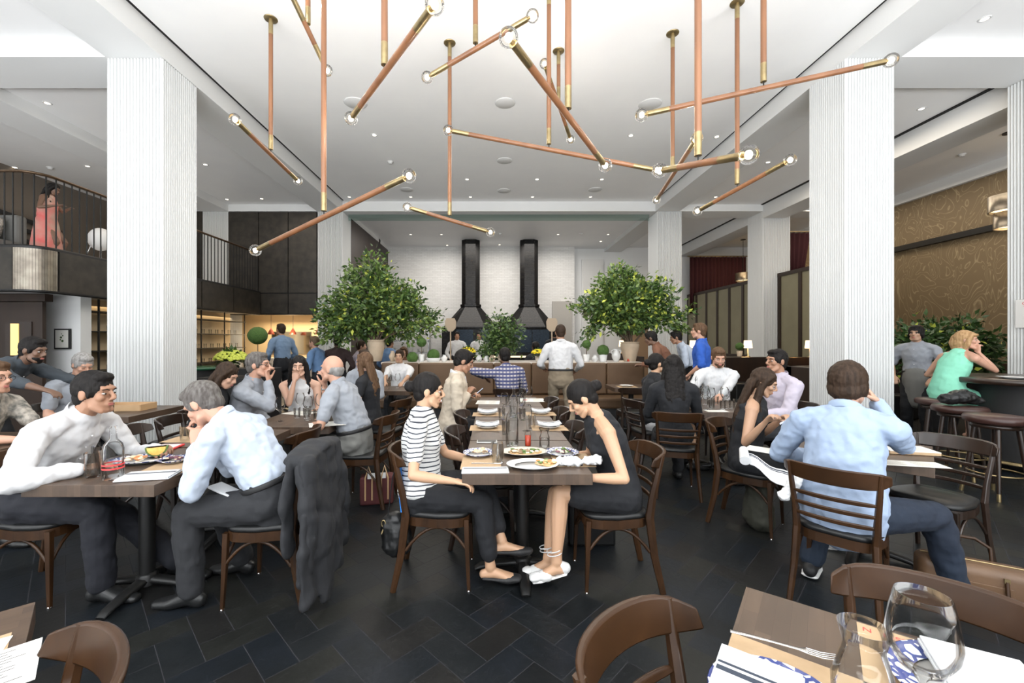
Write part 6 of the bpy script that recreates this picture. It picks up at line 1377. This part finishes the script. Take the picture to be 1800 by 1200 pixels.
# metal watch
t = thing('wrist_watch', 'silver watch on the bald man\'s wrist', 'watch', pp['bald']['WR']); d_ = (pp['bald']['EL']-pp['bald']['WL']).normalized()
t.location = pp['bald']['WR']+(pp['bald']['ER']-pp['bald']['WR']).normalized()*.03; ax = (pp['bald']['ER']-pp['bald']['WR']).normalized(); s1 = perp(ax); s2 = ax.cross(s1)
MB().tube([(s1*cos(a)+s2*sin(a))*.033 for a in [2*pi*i/20 for i in range(21)]], [(.008, .003)]*21, 6, side=ax).build('band', M['steel'], t)
# the tiled box and gallery furniture
t = thing('gallery_sofa', 'grey patterned sofa on the upper gallery behind the railing', 'sofa', (-9.55, 7.6, 2.86)); MB().bx(-.8, .8, -.35, .35, .12, .45).build('sofa_base', CL['grey'], t, bevel=.04); MB().bx(-.8, .8, .22, .42, .4, .95).build('sofa_back', CL['grey'], t, bevel=.05)
for k, x in enumerate((-.5, 0, .5)): tag(MB().box((0, 0, 0), (.42, .14, .40), M=Matrix.Rotation(R(-15), 3, 'X')).build('cushion', CL['pattern'], loc=(-9.55+x, 7.65, 3.52), bevel=.06), 'grey patterned cushion on the gallery sofa', 'cushion', 'gallery sofa cushions')
t = thing('shell_chair', 'white rounded shell chair on the gallery beside the woman in coral', 'chair', (-7.65, 8.3, 2.86)); MB().ell((0, 0, .60), (.21, .18, .22), None, 20, 12).build('shell', M['white'], t)
for sx in (-1, 1):
    for sy in (-1, 1): MB().tube([(sx*.10, sy*.10, .45), (sx*.2, sy*.2, 0)], .012, 6).build('leg', M['steel'], t)
t = thing('gallery_table', 'dark dining table with glasses on the gallery behind the railing', 'table', (-7.7, 9.3, 2.86)); MB().bx(-.45, .45, -.6, .6, .70, .75).build('tabletop', M['chairwood_dark'], t); MB().tube([(0, 0, 0), (0, 0, .7)], .05, 10).build('pedestal', M['blackmetal'], t)
for x, y in ((-7.6, 9.0), (-7.45, 9.2), (-7.5, 8.85)): wineglass('wine glass on the gallery table', (x, y), 1.04, 'wine glasses on the gallery table', z=3.612)
t = thing('ice_bucket', 'steel ice bucket stand behind the bald man', 'bucket', (-2.65, 7.15, 0)); MB().lathe([(.09, .85), (.12, 1.12), (.125, 1.12), (.12, 1.10), (0, .88)], n=24).build('bucket', M['steel'], t); MB().tube([(0, 0, 0), (0, 0, .86)], .015, 8).build('stand_pole', M['blackmetal'], t); MB().lathe([(.14, 0), (.14, .015), (0, .02)], n=20).build('stand_base', M['blackmetal'], t)
t = thing('condiment_bottle', 'small red topped bottle beside the right urn', 'bottle', (2.62, 8.3, LZ)); MB().lathe([(.03, 0), (.03, .09), (.012, .12), (.012, .17), (0, .17)], n=14).build('glass_wall', M['redliquid'], t); MB().lathe([(.014, .17), (.014, .20), (0, .20)], n=12).build('cap', M['black'], t)
